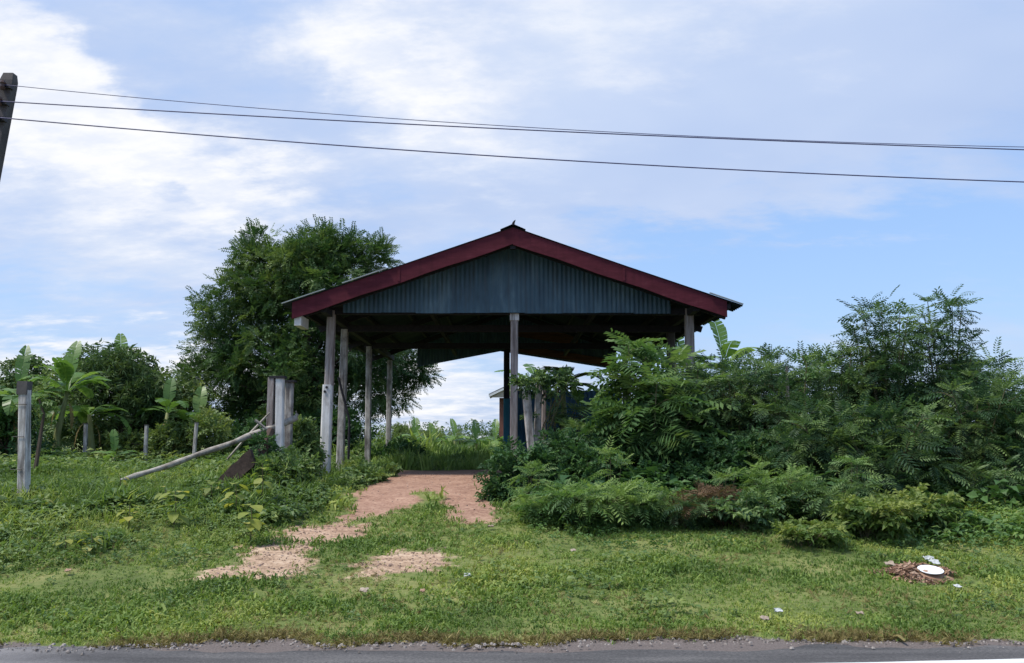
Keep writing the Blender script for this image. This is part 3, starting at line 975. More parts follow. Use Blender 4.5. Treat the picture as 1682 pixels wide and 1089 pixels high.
# ------------------------------------------------------------------ far hut behind the shed
HY = 45.0
hx0, hz0 = P(803, 649, HY)[[0, 2]]
hx1, hz1 = P(841, 631, HY)[[0, 2]]
hx2 = hx1 + (hx1 - hx0)
gz_ = float(T(hx1, HY))
hut = thing('far_hut', 'small brown walled hut with grey gable roof seen beside the teal post', 'house', (hx1, HY, gz_))
ov = .55
MB().box((hx0 + ov, HY + .5, gz_ - .1), (hx2 - ov, HY + 3.5, hz0 - .12)).build('wall', M['house_wall'], hut)
for s_, xe in ((-1, hx0), (1, hx2)):
    MB().beam((hx1, HY + 1.9, hz1 + .03), (xe, HY + 1.9, hz0 + .03), 4.0, .07).build('roof', M['roof_grey'], hut)
    MB().beam((hx1, HY - .12, hz1 - .05), (xe, HY - .12, hz0 - .05), .03, .10).build('fascia', M['trim_white'], hut)
MB().add([(hx0 + .08, HY + .02, hz0 - .12), (hx2 - .08, HY + .02, hz0 - .12), (hx1 + .02, HY + .02, hz1 - .1), (hx1 - .02, HY + .02, hz1 - .1),
          (hx0 + .08, HY + .10, hz0 - .12), (hx2 - .08, HY + .10, hz0 - .12), (hx1 + .02, HY + .10, hz1 - .1), (hx1 - .02, HY + .10, hz1 - .1)],
         [(0, 1, 2, 3), (4, 7, 6, 5), (0, 4, 5, 1), (1, 5, 6, 2), (0, 3, 7, 4)]).build('gable', M['house_soffit'], hut)
MB().box((hx1 - .35, HY + .46, gz_ + .0), (hx1 + .35, HY + .5, gz_ + 1.9)).build('door', M['timber_dark'], hut)

# ------------------------------------------------------------------ leaf templates (axis +X, face +Z, unit length)
def leaf_quads(base, d, nrm, L, w, fold=0.25):
    """one leaf: two quads folded along the midrib"""
    base, d, nrm = np.asarray(base, float), norm(np.asarray(d, float)), np.asarray(nrm, float)
    s = norm(np.cross(nrm, d))
    n_ = np.cross(d, s)
    tip = base + d * L - n_ * L * 0.12
    m1, m2 = base + d * L * .42 + s * w / 2 + n_ * fold * w, base + d * L * .42 - s * w / 2 + n_ * fold * w
    mid = base + d * L * .5
    return [base, m1, mid, m2, tip], [(0, 2, 4, 1), (0, 3, 4, 2)]


def join(parts):
    V, F, n = [], [], 0
    for v, f in parts:
        V += [np.asarray(q, float) for q in v]
        F += [tuple(i + n for i in q) for q in f]
        n += len(v)
    return np.array(V), np.array(F)


def frond(seed, pairs=8, lw=0.085, ll=0.34, droop=0.35, swept=0.35):
    """feathery twice-pinnate frond"""
    r = np.random.default_rng(seed)
    parts = []
    ax = lambda t: np.array([t, 0.06 * math.sin(seed) * t * t, 0.12 * t - droop * t * t])
    parts.append(([ax(0) + [0, -.006, 0], ax(0) + [0, .006, 0], ax(.5) + [0, .005, 0], ax(.5) + [0, -.005, 0]], [(0, 1, 2, 3)]))
    parts.append(([ax(.5) + [0, -.005, 0], ax(.5) + [0, .005, 0], ax(1) + [0, .003, 0], ax(1) + [0, -.003, 0]], [(0, 1, 2, 3)]))
    for i in range(pairs):
        t = .16 + .84 * i / (pairs - 1)
        L = ll * (0.6 + .9 * t - .85 * t * t) * 1.15 * r.uniform(.85, 1.1)
        for sg in (-1, 1):
            a0 = ax(t)
            d = norm(np.array([swept + r.normal(0, .08) + (.35 if i == pairs - 1 else 0), sg * 1.0, -.12 - droop * .5 * t + r.normal(0, .06)]))
            wv = norm(np.array([1, -sg * swept, 0])) * lw / 2
            m_ = a0 + d * L * .55
            tip = a0 + d * L + np.array([0, 0, -.04 * L / ll])
            parts.append(([a0 - wv * .5, m_ - wv, tip, m_ + wv], [(0, 1, 2, 3)]))
    return join(parts)


def spray(seed, n, L, w, spread=0.9, whorl=False, droop=.2):
    """twig with alternate single leaves"""
    r = np.random.default_rng(seed)
    parts = []
    for i in range(n):
        t = (i + .6) / n if not whorl else r.uniform(.55, 1)
        a = (i % 2 * 2 - 1) * spread + r.normal(0, .25) if not whorl else 2 * math.pi * i / n
        b0 = np.array([t * .8, 0, -.1 * t * t])
        d = np.array([math.cos(a), math.sin(a), r.normal(-droop, .25)]) if not whorl else np.array([.25, math.sin(a), math.cos(a) * .7 - .15])
        parts.append(leaf_quads(b0, d, (r.normal(0, .35), r.normal(0, .35), 1), L * r.uniform(.8, 1.15), w * r.uniform(.85, 1.15)))
    return join(parts)


def fine_spray(seed, n=8):
    """small feathery twig: pairs of narrow flat leaflets"""
    r = np.random.default_rng(seed)
    parts = []
    for i in range(n):
        t = .1 + .9 * i / (n - 1)
        for sg in (-1, 1):
            L = .34 * (1 - .5 * t) * r.uniform(.8, 1.2)
            a0 = np.array([t, .03 * math.sin(5 * t + seed), .06 * t - .22 * t * t])
            d = norm(np.array([.55, sg * 1., r.normal(-.15, .2)]))
            s = norm(np.array([1, -sg * .55, r.normal(0, .4)])) * .050
            parts.append(([a0 - s * .4, a0 + d * L * .5 - s, a0 + d * L, a0 + d * L * .5 + s], [(0, 1, 2, 3)]))
    return join(parts)


def grass_tuft(seed, n=6, spread=0.5, flop=0.9, w=0.10):
    """blades around a centre, axis is UP here (local X is up)"""
    r = np.random.default_rng(seed)
    parts = []
    for i in range(n):
        a = r.uniform(0, 2 * math.pi)
        ca, sa = math.cos(a), math.sin(a)
        L = r.uniform(.6, 1.1)
        b0 = np.array([0, r.normal(0, spread * .5), r.normal(0, spread * .5)])
        k = r.uniform(.2, flop)
        s = np.array([0, -sa, ca]) * w * .5
        m_ = b0 + np.array([L * .55, ca * k * .25 * L, sa * k * .25 * L])
        tp = b0 + np.array([L * (1 - .45 * k), ca * k * .8 * L, sa * k * .8 * L])
        parts.append(([b0 - s, b0 + s, m_ + s * .9, m_ - s * .9], [(0, 1, 2, 3)]))
        parts.append(([m_ - s * .9, m_ + s * .9, tp + s * .12, tp - s * .12], [(0, 1, 2, 3)]))
    return join(parts)


def herb(seed, n=8, L=.45, w=.30):
    """low broad-leaved weed, axis up"""
    r = np.random.default_rng(seed)
    parts = []
    for i in range(n):
        a = i * 2.4 + r.normal(0, .3)
        h = r.uniform(.15, .95)
        d = np.array([r.uniform(-.25, .45), math.cos(a), math.sin(a)])
        b0 = np.array([h, math.cos(a) * .12, math.sin(a) * .12])
        parts.append(leaf_quads(b0, d, (1, r.normal(0, .3), r.normal(0, .3)), L * r.uniform(.7, 1.2), w * r.uniform(.8, 1.2)))
    return join(parts)


FROND = [frond(i, 7, .10, .36, (.25, .38, .5, .3)[i % 4]) for i in range(4)]
FROND_BIG = [frond(20 + i, 7, .135, .42, (.35, .5, .6)[i % 3], .25) for i in range(3)]
BROAD = [spray(40 + i, 7, .42, .24) for i in range(4)]
MANGO = [spray(50 + i, 9, .55, .13, whorl=True) for i in range(4)]
OVAL = [spray(60 + i, 8, .40, .20, 1.1, False, .35) for i in range(4)]
FINE = [fine_spray(70 + i) for i in range(4)]
TUFT = [grass_tuft(80 + i, 4, .7, 1.35, .20) for i in range(6)]
TALL = [grass_tuft(90 + i, 6, .25, .8, .06) for i in range(5)]
HERB = [herb(100 + i) for i in range(5)]


def lobes_px(lst):
    """crown masses given as pixel x,y, radius in pixels, distance -> world ellipsoids"""
    out = []
    for px, py, rx_, rz_, Y in lst:
        out.append((P(px, py, Y), rx_ * Y / FPX, rz_ * Y / FPX, rx_ * Y / FPX * .85))
    return out


def crown(lobes, n_blobs, blob_r, per, r, shell=0.55, flat=0.75):
    """clumps of sprays through the crown: positions, outward directions"""
    vol = np.array([a * b * c for _, a, b, c in lobes]) ** (2 / 3)
    which = r.choice(len(lobes), n_blobs, p=vol / vol.sum())
    d = norm(r.normal(0, 1, (n_blobs, 3)))
    rad = shell + (1 - shell) * r.random(n_blobs)
    rad = np.where(r.random(n_blobs) < .25, r.random(n_blobs) * .6, rad)
    Cn = np.array([lobes[k][0] for k in which]) + d * rad[:, None] * np.array([[lobes[k][1], lobes[k][3], lobes[k][2]] for k in which])
    br = blob_r * r.uniform(.6, 1.4, n_blobs)
    tb = r.normal(.5, .22, n_blobs)
    dd = norm(r.normal(0, 1, (n_blobs * per, 3)) + np.repeat(d, per, 0) * .8 + np.array([0, 0, .25]))
    Pp = np.repeat(Cn, per, 0) + dd * np.repeat(br, per)[:, None] * (r.random((n_blobs * per, 1)) ** .5) * np.array([1, 1, flat])
    Dd = dd + r.normal(0, .35, dd.shape) + np.array([0, 0, -.15])
    tint = np.repeat(tb, per) + r.normal(0, .13, n_blobs * per)
    return Pp, Dd, tint, Cn


def limbs(root, base, tips, r0, mat, name='trunk', bend=.3, fork=None, r=rng, sides=6):
    """trunk with limbs reaching the crown clumps"""
    b_ = MB()
    base = np.asarray(base, float)
    tips = np.asarray(tips)
    top = np.asarray(fork) if fork is not None else base + (tips.mean(0) - base) * .45
    n = 6
    tr = [base + (top - base) * t + np.array([.12 * math.sin(3 * t + base[0]), .08 * math.sin(4 * t), 0]) * (t > 0) for t in np.linspace(0, 1, n)]
    tr[0] = tr[0] - [0, 0, .25]
    b_.tube(tr, np.linspace(r0, r0 * .65, n), 8)
    for tp in tips:
        k = r.integers(max(1, n // 2), n)
        st_ = tr[k]
        mid = st_ + (tp - st_) * .5 + np.array([r.normal(0, .12), r.normal(0, .12), bend * np.linalg.norm(tp - st_) * .2])
        b_.tube([st_, st_ + (mid - st_) * .5 + r.normal(0, .04, 3), mid, mid + (tp - mid) * .5 + r.normal(0, .05, 3), tp], np.linspace(r0 * .42, r0 * .07, 5), sides - 1, cap=False)
    return b_.build(name, mat, root, smooth=True)


def tree(name, label, cat, base, lobes, n_blobs, blob_r, per, tpl, size, leafm, r0, seed, group=None, barkm=None, fork=None, n_tips=14, crown_name='crown', roll=.6):
    r = np.random.default_rng(seed)
    base = np.array([base[0], base[1], float(T(base[0], base[1]))])
    t_ = thing(name, label, cat, tuple(base), group)
    Pp, Dd, tint, Cn = crown(lobes, n_blobs, blob_r, per, r)
    Pp[:, 2] = np.maximum(Pp[:, 2], T(Pp[:, 0], Pp[:, 1]) + .05)
    leaf_part(crown_name, leafm, scatter(tpl, Pp, Dd, size * r.uniform(.7, 1.25, len(Pp)), tint, roll=roll, r=r), t_, kind='stuff')
    tips = Cn[r.choice(len(Cn), min(n_tips, len(Cn)), replace=False)]
    limbs(t_, base, tips, r0, barkm or M['bark'], fork=fork, r=r)
    return t_


def shrub(name, label, cat, x, y, h, spread, stems, fl, leafm, seed, tpl=FROND, group=None, lean=(0, 0), branch=.55, step=.26, t0=.12, fr=5, stem_r=.022, yz=.75, fill=0, fill_top=.8):
    """many-stemmed shrub: arching stems, side twigs, feathery fronds in layers"""
    r = np.random.default_rng(seed)
    base = np.array([x, y, float(T(x, y))])
    t_ = thing(name, label, cat, tuple(base), group)
    b_ = MB()
    Pp, Dd, Tt, Ss = [], [], [], []
    for k in range(stems):
        a = 2 * math.pi * (k + r.uniform(-.3, .3)) / stems
        rr = spread * math.sqrt(r.uniform(.05, 1)) if stems > 1 else 0
        hh = h * r.uniform(.55, 1.0) if k else h * (1 - .22 * (rr / max(spread, .01)) ** 2)
        end = np.array([math.cos(a) * rr + lean[0], math.sin(a) * rr * yz + lean[1], hh])
        curve = lambda t: base + np.array([end[0] * t ** 1.25, end[1] * t ** 1.25, hh * (t - .10 * (t ** 3) * (rr / max(h, .1)))])
        b0 = np.array([r.normal(0, .05), r.normal(0, .05), -.05])
        ts = np.linspace(0, 1, 7)
        b_.tube([curve(t) + b0 * (1 - t) for t in ts], np.linspace(stem_r, stem_r * .3, 7), 5, cap=False)
        nl = max(3, int(hh / step))
        tb = r.normal(.5, .12)
        for i in range(nl):
            t = t0 + (1 - t0) * (i + r.uniform(0, .8)) / nl
            p0 = curve(t)
            az_ = i * 2.4 + r.uniform(-.5, .5)
            Lb = branch * (1.05 - .6 * t) * r.uniform(.6, 1.2)
            d = np.array([math.cos(az_), math.sin(az_), r.uniform(.15, .6)])
            e = p0 + d * Lb
            b_.tube([p0, p0 + d * Lb * .5 + [0, 0, .03], e], [stem_r * .4, stem_r * .3, stem_r * .15], 3, cap=False)
            ti = np.clip(tb + r.normal(0, .22), 0, 1)
            for j in range(fr):
                u = (j + 1) / fr
                pp = p0 + d * Lb * u
                da_ = az_ + (j % 2 * 2 - 1) * r.uniform(.5, 1.1) * (j < fr - 1)
                Pp.append(pp)
                Dd.append((math.cos(da_), math.sin(da_), r.uniform(-.45, .35)))
                Tt.append(ti + r.normal(0, .08))
                Ss.append(fl * r.uniform(.7, 1.15))
        tp = curve(1.0)
        for j in range(6):
            da_ = j * 1.05 + r.uniform(0, .5)
            Pp.append(tp)
            Dd.append((math.cos(da_), math.sin(da_), r.uniform(.3, 1.3)))
            Tt.append(min(1, tb + .25))
            Ss.append(fl * r.uniform(.6, 1.0))
    Dd = np.array(Dd)
    Tt, Ss = np.array(Tt), np.array(Ss)
    Pp = np.array(Pp)
    if fill:
        lob = [(base + np.array([lean[0] * .4, lean[1] * .4, h * fill_top * .5]), spread * 1.0, h * fill_top * .5, spread * .8),
               (base + np.array([lean[0] * .6, lean[1] * .6, h * fill_top * .75]), spread * .62, h * fill_top * .38, spread * .55)]
        p2, d2, t2, _ = crown(lob, fill, .27, 9, r, shell=.7, flat=.6)
        Pp, Dd = np.concatenate([Pp, p2]), np.concatenate([norm(Dd), norm(d2)])
        Tt, Ss = np.concatenate([Tt, t2]), np.concatenate([Ss, fl * r.uniform(.6, .95, len(p2))])
    Pp[:, 2] = np.maximum(Pp[:, 2], T(Pp[:, 0], Pp[:, 1]) + .04)
    b_.build('stems', M['stem'], t_)
    leaf_part('foliage', leafm, scatter(tpl, Pp, np.array(Dd), np.array(Ss), np.array(Tt), roll=.38, r=r), t_, kind='stuff')
    return t_


# ------------------------------------------------------------------ banana plants: every leaf a part
def banana_leaf(p0, az_, elev, L, w, seed, arch=.9, torn=.6):
    r = np.random.default_rng(seed)
    n = 14
    h = np.array([math.cos(az_), math.sin(az_), 0])
    s = np.array([-math.sin(az_), math.cos(az_), 0])
    pts = [np.asarray(p0, float)]
    ang = elev
    for i in range(n):
        pts.append(pts[-1] + (h * math.cos(ang) + np.array([0, 0, 1]) * math.sin(ang)) * L / n)
        ang -= arch * (.5 + 1.2 * i / n) / n * 1.1
    V, F = [], []
    stalk = 3
    for i in range(stalk):
        for q in (pts[i], pts[i + 1]):
            pass
        k = len(V)
        V += [pts[i] - s * .022, pts[i] + s * .022, pts[i + 1] + s * .018, pts[i + 1] - s * .018]
        F.append((k, k + 1, k + 2, k + 3))
    gap = {-1: 0.0, 1: 0.0}
    jit = {-1: 0.0, 1: 0.0}
    for i in range(stalk, n):
        t0_, t1_ = (i - stalk) / (n - stalk), (i + 1 - stalk) / (n - stalk)
        wf = lambda t: w * .5 * max(0.02, (math.sin(math.pi * min(1, t * .93 + .05)) ** .55))
        up_n = np.cross(s, pts[i + 1] - pts[i])
        up_n = norm(up_n) * (1 if up_n[2] > 0 or elev > 1.2 else -1)
        fwd = norm(pts[i + 1] - pts[i])
        for sg in (-1, 1):
            if r.random() < torn:
                gap[sg] = r.uniform(.06, .35)
                jit[sg] = r.normal(0, .22)
            else:
                gap[sg] *= .3
            dr = .22 + jit[sg] * .6
            e0 = pts[i] + sg * s * wf(t0_) * math.cos(dr) - up_n * wf(t0_) * math.sin(dr) + fwd * .10 * L * .3 + fwd * gap[sg] * L / n
            e1 = pts[i + 1] + sg * s * wf(t1_) * math.cos(dr) - up_n * wf(t1_) * math.sin(dr) + fwd * .10 * L * .3
            k = len(V)
            V += [pts[i] + sg * s * .004, pts[i + 1] + sg * s * .004, e1, e0]
            F.append((k, k + 1, k + 2, k + 3) if sg > 0 else (k + 3, k + 2, k + 1, k))
    return np.array(V), np.array(F)


def banana(label, x, y, h, leaves, L, w, seed, group=None, dry=2, lift=0.85, stem_r=.10, mat=None, upright=True):
    r = np.random.default_rng(seed)
    z = float(T(x, y))
    t_ = thing('banana_plant', label, 'banana plant', (x, y, z), group)
    top = np.array([x + r.normal(0, .05) * h, y, z + h])
    MB().tube([(x, y, z - .1), (x, y, z + h * .4), top], [stem_r * 1.25, stem_r, stem_r * .55], 8).build('stem', M['banana_stem'], t_, smooth=True)
    for k in range(leaves):
        az_ = k * 2.4 + r.uniform(-.4, .4)
        az_ = az_ + (math.pi / 2 + .3 if k == 0 else 0)
        el = lift * r.uniform(.55, 1.25) if k or not upright else 1.45
        V, F = banana_leaf(top - [0, 0, .06 * h * (k / leaves)], az_, el, L * r.uniform(.8, 1.1), w * r.uniform(.85, 1.1), seed * 31 + k, arch=r.uniform(.9, 1.9) if k or not upright else .5, torn=.55)
        leaf_part('leaf', mat or M['banana'], (V, F, np.clip(r.normal(.5, .2) + r.normal(0, .05, len(F)), 0, 1)), t_)
    for k in range(dry):
        az_ = r.uniform(0, 6.28)
        V, F = banana_leaf(top - [0, 0, .12 * h], az_, -.2, L * .8, w * .5, seed * 77 + k, arch=1.6, torn=.7)
        V[:, :2] = top[:2] + (V[:, :2] - top[:2]) * .5
        V[:, 2] = np.maximum(V[:, 2], z + .05)
        leaf_part('dry_leaf', M['banana_dry'], (V, F, np.full(len(F), .45)), t_, label='dead brown leaf hanging against the stem')
    return t_

# ------------------------------------------------------------------ the big feathery tree left of the shed
TY = 32.0
tree('feathery_tree', 'big feathery dark green tree towering behind the left side of the shed', 'tree', (P(480, 740, TY)[0], TY),
     lobes_px([(500, 470, 105, 70, TY), (440, 430, 52, 52, TY), (590, 425, 46, 36, TY), (520, 415, 60, 36, TY), (405, 515, 80, 62, TY), (352, 600, 46, 70, TY), (470, 610, 110, 85, TY),
               (560, 540, 80, 80, TY), (335, 520, 26, 22, TY), (590, 620, 70, 55, TY + 1), (665, 605, 40, 24, TY + 2), (632, 650, 34, 30, TY + 2), (400, 660, 70, 45, TY), (500, 690, 95, 40, TY), (625, 425, 18, 14, TY)]),
     640, .50, 25, FINE, .46, M['tamarind'], .24, 5, n_tips=40, fork=P(485, 640, TY))

# ------------------------------------------------------------------ left orchard
tree('mango_tree', 'dark bushy mango tree between the banana clump and the feathery tree', 'tree', (P(190, 740, 28)[0], 28),
     lobes_px([(190, 640, 62, 48, 28), (170, 612, 40, 26, 28), (225, 655, 45, 40, 28), (150, 670, 36, 30, 28), (210, 610, 28, 22, 28), (250, 660, 32, 26, 28)]),
     75, .40, 22, MANGO, .42, M['mango'], .11, 6, 'trees in the orchard on the left')
tree('orchard_tree', 'light green bushy tree touching the left flank of the feathery tree', 'tree', (P(295, 740, 30)[0], 30),
     lobes_px([(285, 650, 38, 34, 30), (310, 680, 32, 34, 30), (270, 690, 30, 30, 30), (262, 640, 20, 14, 30)]),
     50, .36, 20, OVAL, .40, M['far_tree'], .08, 7, 'trees in the orchard on the left')
tree('round_tree', 'round dark crown showing behind the banana leaves at far left', 'tree', (P(35, 740, 38)[0], 38),
     lobes_px([(35, 622, 30, 24, 38), (122, 607, 20, 12, 38), (60, 660, 50, 40, 38), (10, 690, 30, 30, 38)]),
     60, .45, 20, OVAL, .5, M['mango'], .12, 8, 'trees in the orchard on the left')
tree('leafy_thicket', 'leafy green thicket filling the left edge behind the lone post', 'bush', (P(8, 750, 24)[0], 24),
     lobes_px([(5, 700, 40, 45, 24), (50, 730, 40, 30, 24), (-30, 690, 40, 60, 24)]), 60, .32, 16, BROAD, .34, M['shrub_dark'], .05, 9)
tree('leafy_thicket', 'pale green thicket under the light green orchard tree', 'bush', (P(300, 750, 27)[0], 27),
     lobes_px([(290, 725, 45, 20, 27), (345, 712, 35, 28, 27), (215, 738, 28, 14, 27)]), 60, .28, 16, BROAD, .32, M['far_tree'], .05, 10)
tree('leafy_thicket', 'shadowy thicket below the mango tree', 'bush', (P(190, 750, 29)[0], 29),
     lobes_px([(180, 715, 60, 30, 29), (110, 720, 40, 34, 29), (250, 715, 40, 28, 30)]), 70, .30, 16, BROAD, .36, M['mango'], .05, 12)
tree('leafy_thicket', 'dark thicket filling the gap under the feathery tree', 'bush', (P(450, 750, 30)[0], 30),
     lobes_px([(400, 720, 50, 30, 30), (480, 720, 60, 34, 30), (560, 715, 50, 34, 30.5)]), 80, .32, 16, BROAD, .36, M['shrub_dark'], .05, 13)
banana('tallest banana plant with ragged upright leaves left of the mango tree', P(92, 740, 25)[0], 25.0, 2.15, 14, 1.55, .46, 3, 'banana plants of the left orchard', 3, 1.0)
banana('banana plant with drooping leaves behind the lone concrete post', P(28, 740, 24)[0], 24.0, 1.85, 11, 1.5, .44, 4, 'banana plants of the left orchard', 3, .6)
banana('banana plant poking its leaves out above the mango tree', P(196, 740, 29.5)[0], 29.5, 3.0, 7, 1.6, .5, 5, 'banana plants of the left orchard', 1, 1.1)
banana('banana plant in front of the light green orchard tree', P(268, 740, 27)[0], 27.0, 1.55, 7, 1.3, .42, 6, 'banana plants of the left orchard', 1, .8)
banana('short banana plant between the tallest one and the mango tree', P(150, 740, 26)[0], 26.0, 1.5, 9, 1.5, .5, 8, 'banana plants of the left orchard', 2, .7, upright=False)
banana('banana plant behind the tilted far fence post', P(325, 740, 28.5)[0], 28.5, 1.2, 8, 1.4, .45, 9, 'banana plants of the left orchard', 2, .8)
tree('orchard_tree', 'second light green tree filling the gap behind the short banana plant', 'tree', (P(120, 740, 33)[0], 33),
     lobes_px([(110, 660, 50, 40, 33), (80, 690, 40, 30, 33), (150, 640, 30, 26, 33), (245, 665, 40, 36, 33)]), 60, .4, 20, OVAL, .40, M['far_tree'], .09, 11, 'trees in the orchard on the left')
banana('tiny banana sucker in the grass below the mango tree', P(186, 768, 23)[0], 23.0, .28, 5, .75, .26, 7, 'banana plants of the left orchard', 2, .7, .05)
# thin bare trunk beside the lone post
a_ = P(60, 780, 17.5)
sp_ = thing('sapling', 'thin bare brown sapling stem just right of the lone concrete post', 'sapling', (a_[0], 17.5, float(T(a_[0], 17.5))))
MB().tube([(a_[0] - .05, 17.5, float(T(a_[0], 17.5)) - .1), P(66, 720, 17.5), P(72, 680, 17.5), P(64, 655, 17.5)], [.05, .04, .03, .02], 6).build('stem', M['bark'], sp_)
leaf_part('leaves', M['weed'], scatter(BROAD, np.array([P(64 + rng.normal(0, 14), 660 + rng.normal(0, 16), 17.5) for _ in range(26)]), rng.normal(0, 1, (26, 3)), np.full(26, .28), np.full(26, .5)), sp_, kind='stuff')

# ------------------------------------------------------------------ behind the shed
for px, y, h, n, L, sd, lb in ((783, 33, .95, 8, 1.25, 11, 'pale young banana plant in the grass left of the far hut'), (712, 36, .9, 8, 1.35, 12, 'broad banana plant in the middle of the opening under the shed'),
                               (745, 41, 1.1, 7, 1.3, 13, 'far banana plant behind the pale young one'), (682, 38, 1.1, 7, 1.3, 14, 'banana plant next to the last left shed post'),
                               (815, 37, .9, 7, 1.4, 15, 'banana plant half hidden by the teal rear post')):
    banana(lb, P(px, 740, y)[0], float(y), h * .6, n, L * .8, .40, sd, 'young banana plants behind the shed', 1, .75)
for i, (px, pyt, w, y, mt, lb) in enumerate(((705, 688, 40, 62, 'far_tree', 'rounded yellow green tree on the skyline under the shed roof'),
                                          (765, 695, 46, 75, 'mango', 'dark broad tree on the skyline right of the yellow green one'),
                                          (660, 690, 30, 52, 'far_tree', 'bright bushy tree seen beside the last left shed post'),
                                          (812, 697, 22, 66, 'mango', 'small dark tree on the skyline left of the hut'))):
    tree('skyline_tree', lb, 'tree', (P(px, 740, y)[0], y), lobes_px([(px, pyt + 32, w, 16, y), (px - w * .4, pyt + 42, w * .7, 14, y), (px + w * .5, pyt + 40, w * .7, 12, y), (px, pyt + 22, w * .35, 9, y)]),
         70, .42, 22, OVAL, .29, M[mt], .12, 20 + i, 'trees along the skyline behind the shed')
# distant wood along the horizon
r = np.random.default_rng(5)
n = 3000
ax_ = r.uniform(-70, 75, n)
ay_ = r.uniform(82, 105, n)
top_ = .9 + 1.7 * fbm(ax_ * .09, 0 * ax_, 71) + .9 * fbm(ax_ * .5, 0 * ax_, 75)
az2 = .85 + top_ * r.random(n) ** .6
leaf_part('distant_woods', M['mango'], scatter(OVAL, np.stack([ax_, ay_, az2], -1), r.normal(0, 1, (n, 3)), r.uniform(.55, .85, n), r.normal(.5, .2, n), r=r), None,
          kind='stuff', label='dark line of distant woods along the horizon', category='woods')

# bananas behind the right side of the shed
for px, y, h, n, L, sd, lb, lf in ((928, 22.5, 2.15, 11, 1.5, 31, 'banana plant inside the shed roof line right of the centre post', .8),
                               (1185, 21.5, 2.55, 6, 1.7, 32, 'banana plant with one tall upright leaf right of the shed', .8),
                               (1120, 23.5, 2.5, 8, 1.6, 33, 'banana plant behind the two right shed posts', .85),
                               (890, 30.5, 2.7, 8, 1.7, 35, 'banana plant behind the blue wall next to the centre post', .75)):
    banana(lb, P(px, 740, y)[0], y, h, n, L, .50, sd, 'banana plants around the right side of the shed', 2, lf, upright=sd not in (31, 35))

# ------------------------------------------------------------------ thick growth on the right
GR = 'feathery roadside shrubs right of the driveway'
SH = [
    # name label x_px, Y, height, spread, stems, frond len, mat, seed
    ('tallest feathery shrub whose pointed top stands highest at right', 1462, 15.2, 3.62, .70, 10, .42, 'leucaena', 1),
    ('feathery shrub with a thin layered top right of the tallest one', 1562, 15.6, 3.66, .55, 7, .42, 'leucaena', 2),
    ('sloping feathery shrub left of the tallest one', 1385, 15.6, 2.55, .75, 8, .40, 'leucaena', 3),
    ('feathery shrub cut by the right edge of the view', 1670, 14.8, 2.25, .8, 9, .40, 'leucaena', 4),
    ('feathery shrub filling the gap before the right edge shrub', 1600, 14.4, 1.9, .8, 8, .40, 'leucaena', 5),
    ('dense dark shrub halfway between the shed and the tallest shrub', 1290, 15.4, 2.10, .85, 9, .40, 'leucaena', 6),
    ('dense dark shrub right of the last shed post', 1210, 15.8, 2.30, .85, 9, .40, 'leucaena', 7),
    ('dark shrub covering the foot of the right shed posts', 1130, 16.4, 2.30, .80, 9, .40, 'leucaena', 8),
    ('low spreading feathery shrub in front of the tallest shrub', 1450, 13.9, 1.55, .95, 10, .44, 'leucaena', 10),
    ('lit feathery shrub between the tallest shrub and the weeds', 1350, 14.2, 1.55, .9, 9, .42, 'leucaena', 11),
]
for lb, px, y, h, sp, ns, fl, mt, sd in SH:
    shrub('feathery_shrub', lb, 'shrub', P(px, 760, y)[0], y, h * 1.02, sp, ns, fl * .80, M[mt], 200 + sd, FROND, GR, step=.24, fr=4, fill=60, fill_top=.84)
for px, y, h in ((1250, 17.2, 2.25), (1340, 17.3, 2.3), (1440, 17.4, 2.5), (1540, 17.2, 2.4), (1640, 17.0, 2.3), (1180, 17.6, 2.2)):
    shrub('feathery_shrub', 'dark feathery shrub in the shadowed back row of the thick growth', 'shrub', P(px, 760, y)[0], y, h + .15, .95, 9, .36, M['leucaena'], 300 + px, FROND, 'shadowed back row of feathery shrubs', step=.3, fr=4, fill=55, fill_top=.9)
# bright big-fronded shrub before the right bay
shrub('bright_shrub', 'bright green shrub with big fronds in front of the right shed bay', 'shrub', P(1075, 760, 15.4)[0], 15.4, 2.35, .85, 8, .55, M['leucaena_light'], 231, FROND_BIG, branch=.6, fill=30, fill_top=.7)
shrub('bright_shrub', 'tall slender frond plant rising to the shed roof edge', 'shrub', P(1035, 760, 15.9)[0], 15.9, 2.75, .38, 4, .55, M['leucaena_light'], 232, FROND_BIG, branch=.5)
shrub('bright_shrub', 'smaller bright frond plant just right of the creeper covered gate posts', 'shrub', P(975, 760, 16.2)[0], 16.2, 1.25, .45, 5, .42, M['leucaena'], 233, FROND_BIG, branch=.55)
# dark bushes by the driveway and under the right bay
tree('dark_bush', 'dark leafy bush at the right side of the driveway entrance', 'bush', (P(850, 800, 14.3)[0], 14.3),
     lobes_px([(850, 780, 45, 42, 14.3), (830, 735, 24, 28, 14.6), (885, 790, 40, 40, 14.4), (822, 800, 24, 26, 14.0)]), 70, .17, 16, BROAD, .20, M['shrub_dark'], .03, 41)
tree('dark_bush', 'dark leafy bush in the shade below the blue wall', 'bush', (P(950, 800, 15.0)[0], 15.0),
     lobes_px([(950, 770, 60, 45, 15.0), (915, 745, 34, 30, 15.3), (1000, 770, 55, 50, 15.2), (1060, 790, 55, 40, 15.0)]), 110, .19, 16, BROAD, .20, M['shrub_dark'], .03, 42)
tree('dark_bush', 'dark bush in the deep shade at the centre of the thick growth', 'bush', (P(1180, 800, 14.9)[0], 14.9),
     lobes_px([(1170, 770, 70, 45, 14.9), (1250, 770, 60, 50, 14.9), (1130, 800, 40, 30, 14.6)]), 110, .2, 15, BROAD, .20, M['shrub_dark'], .03, 43)
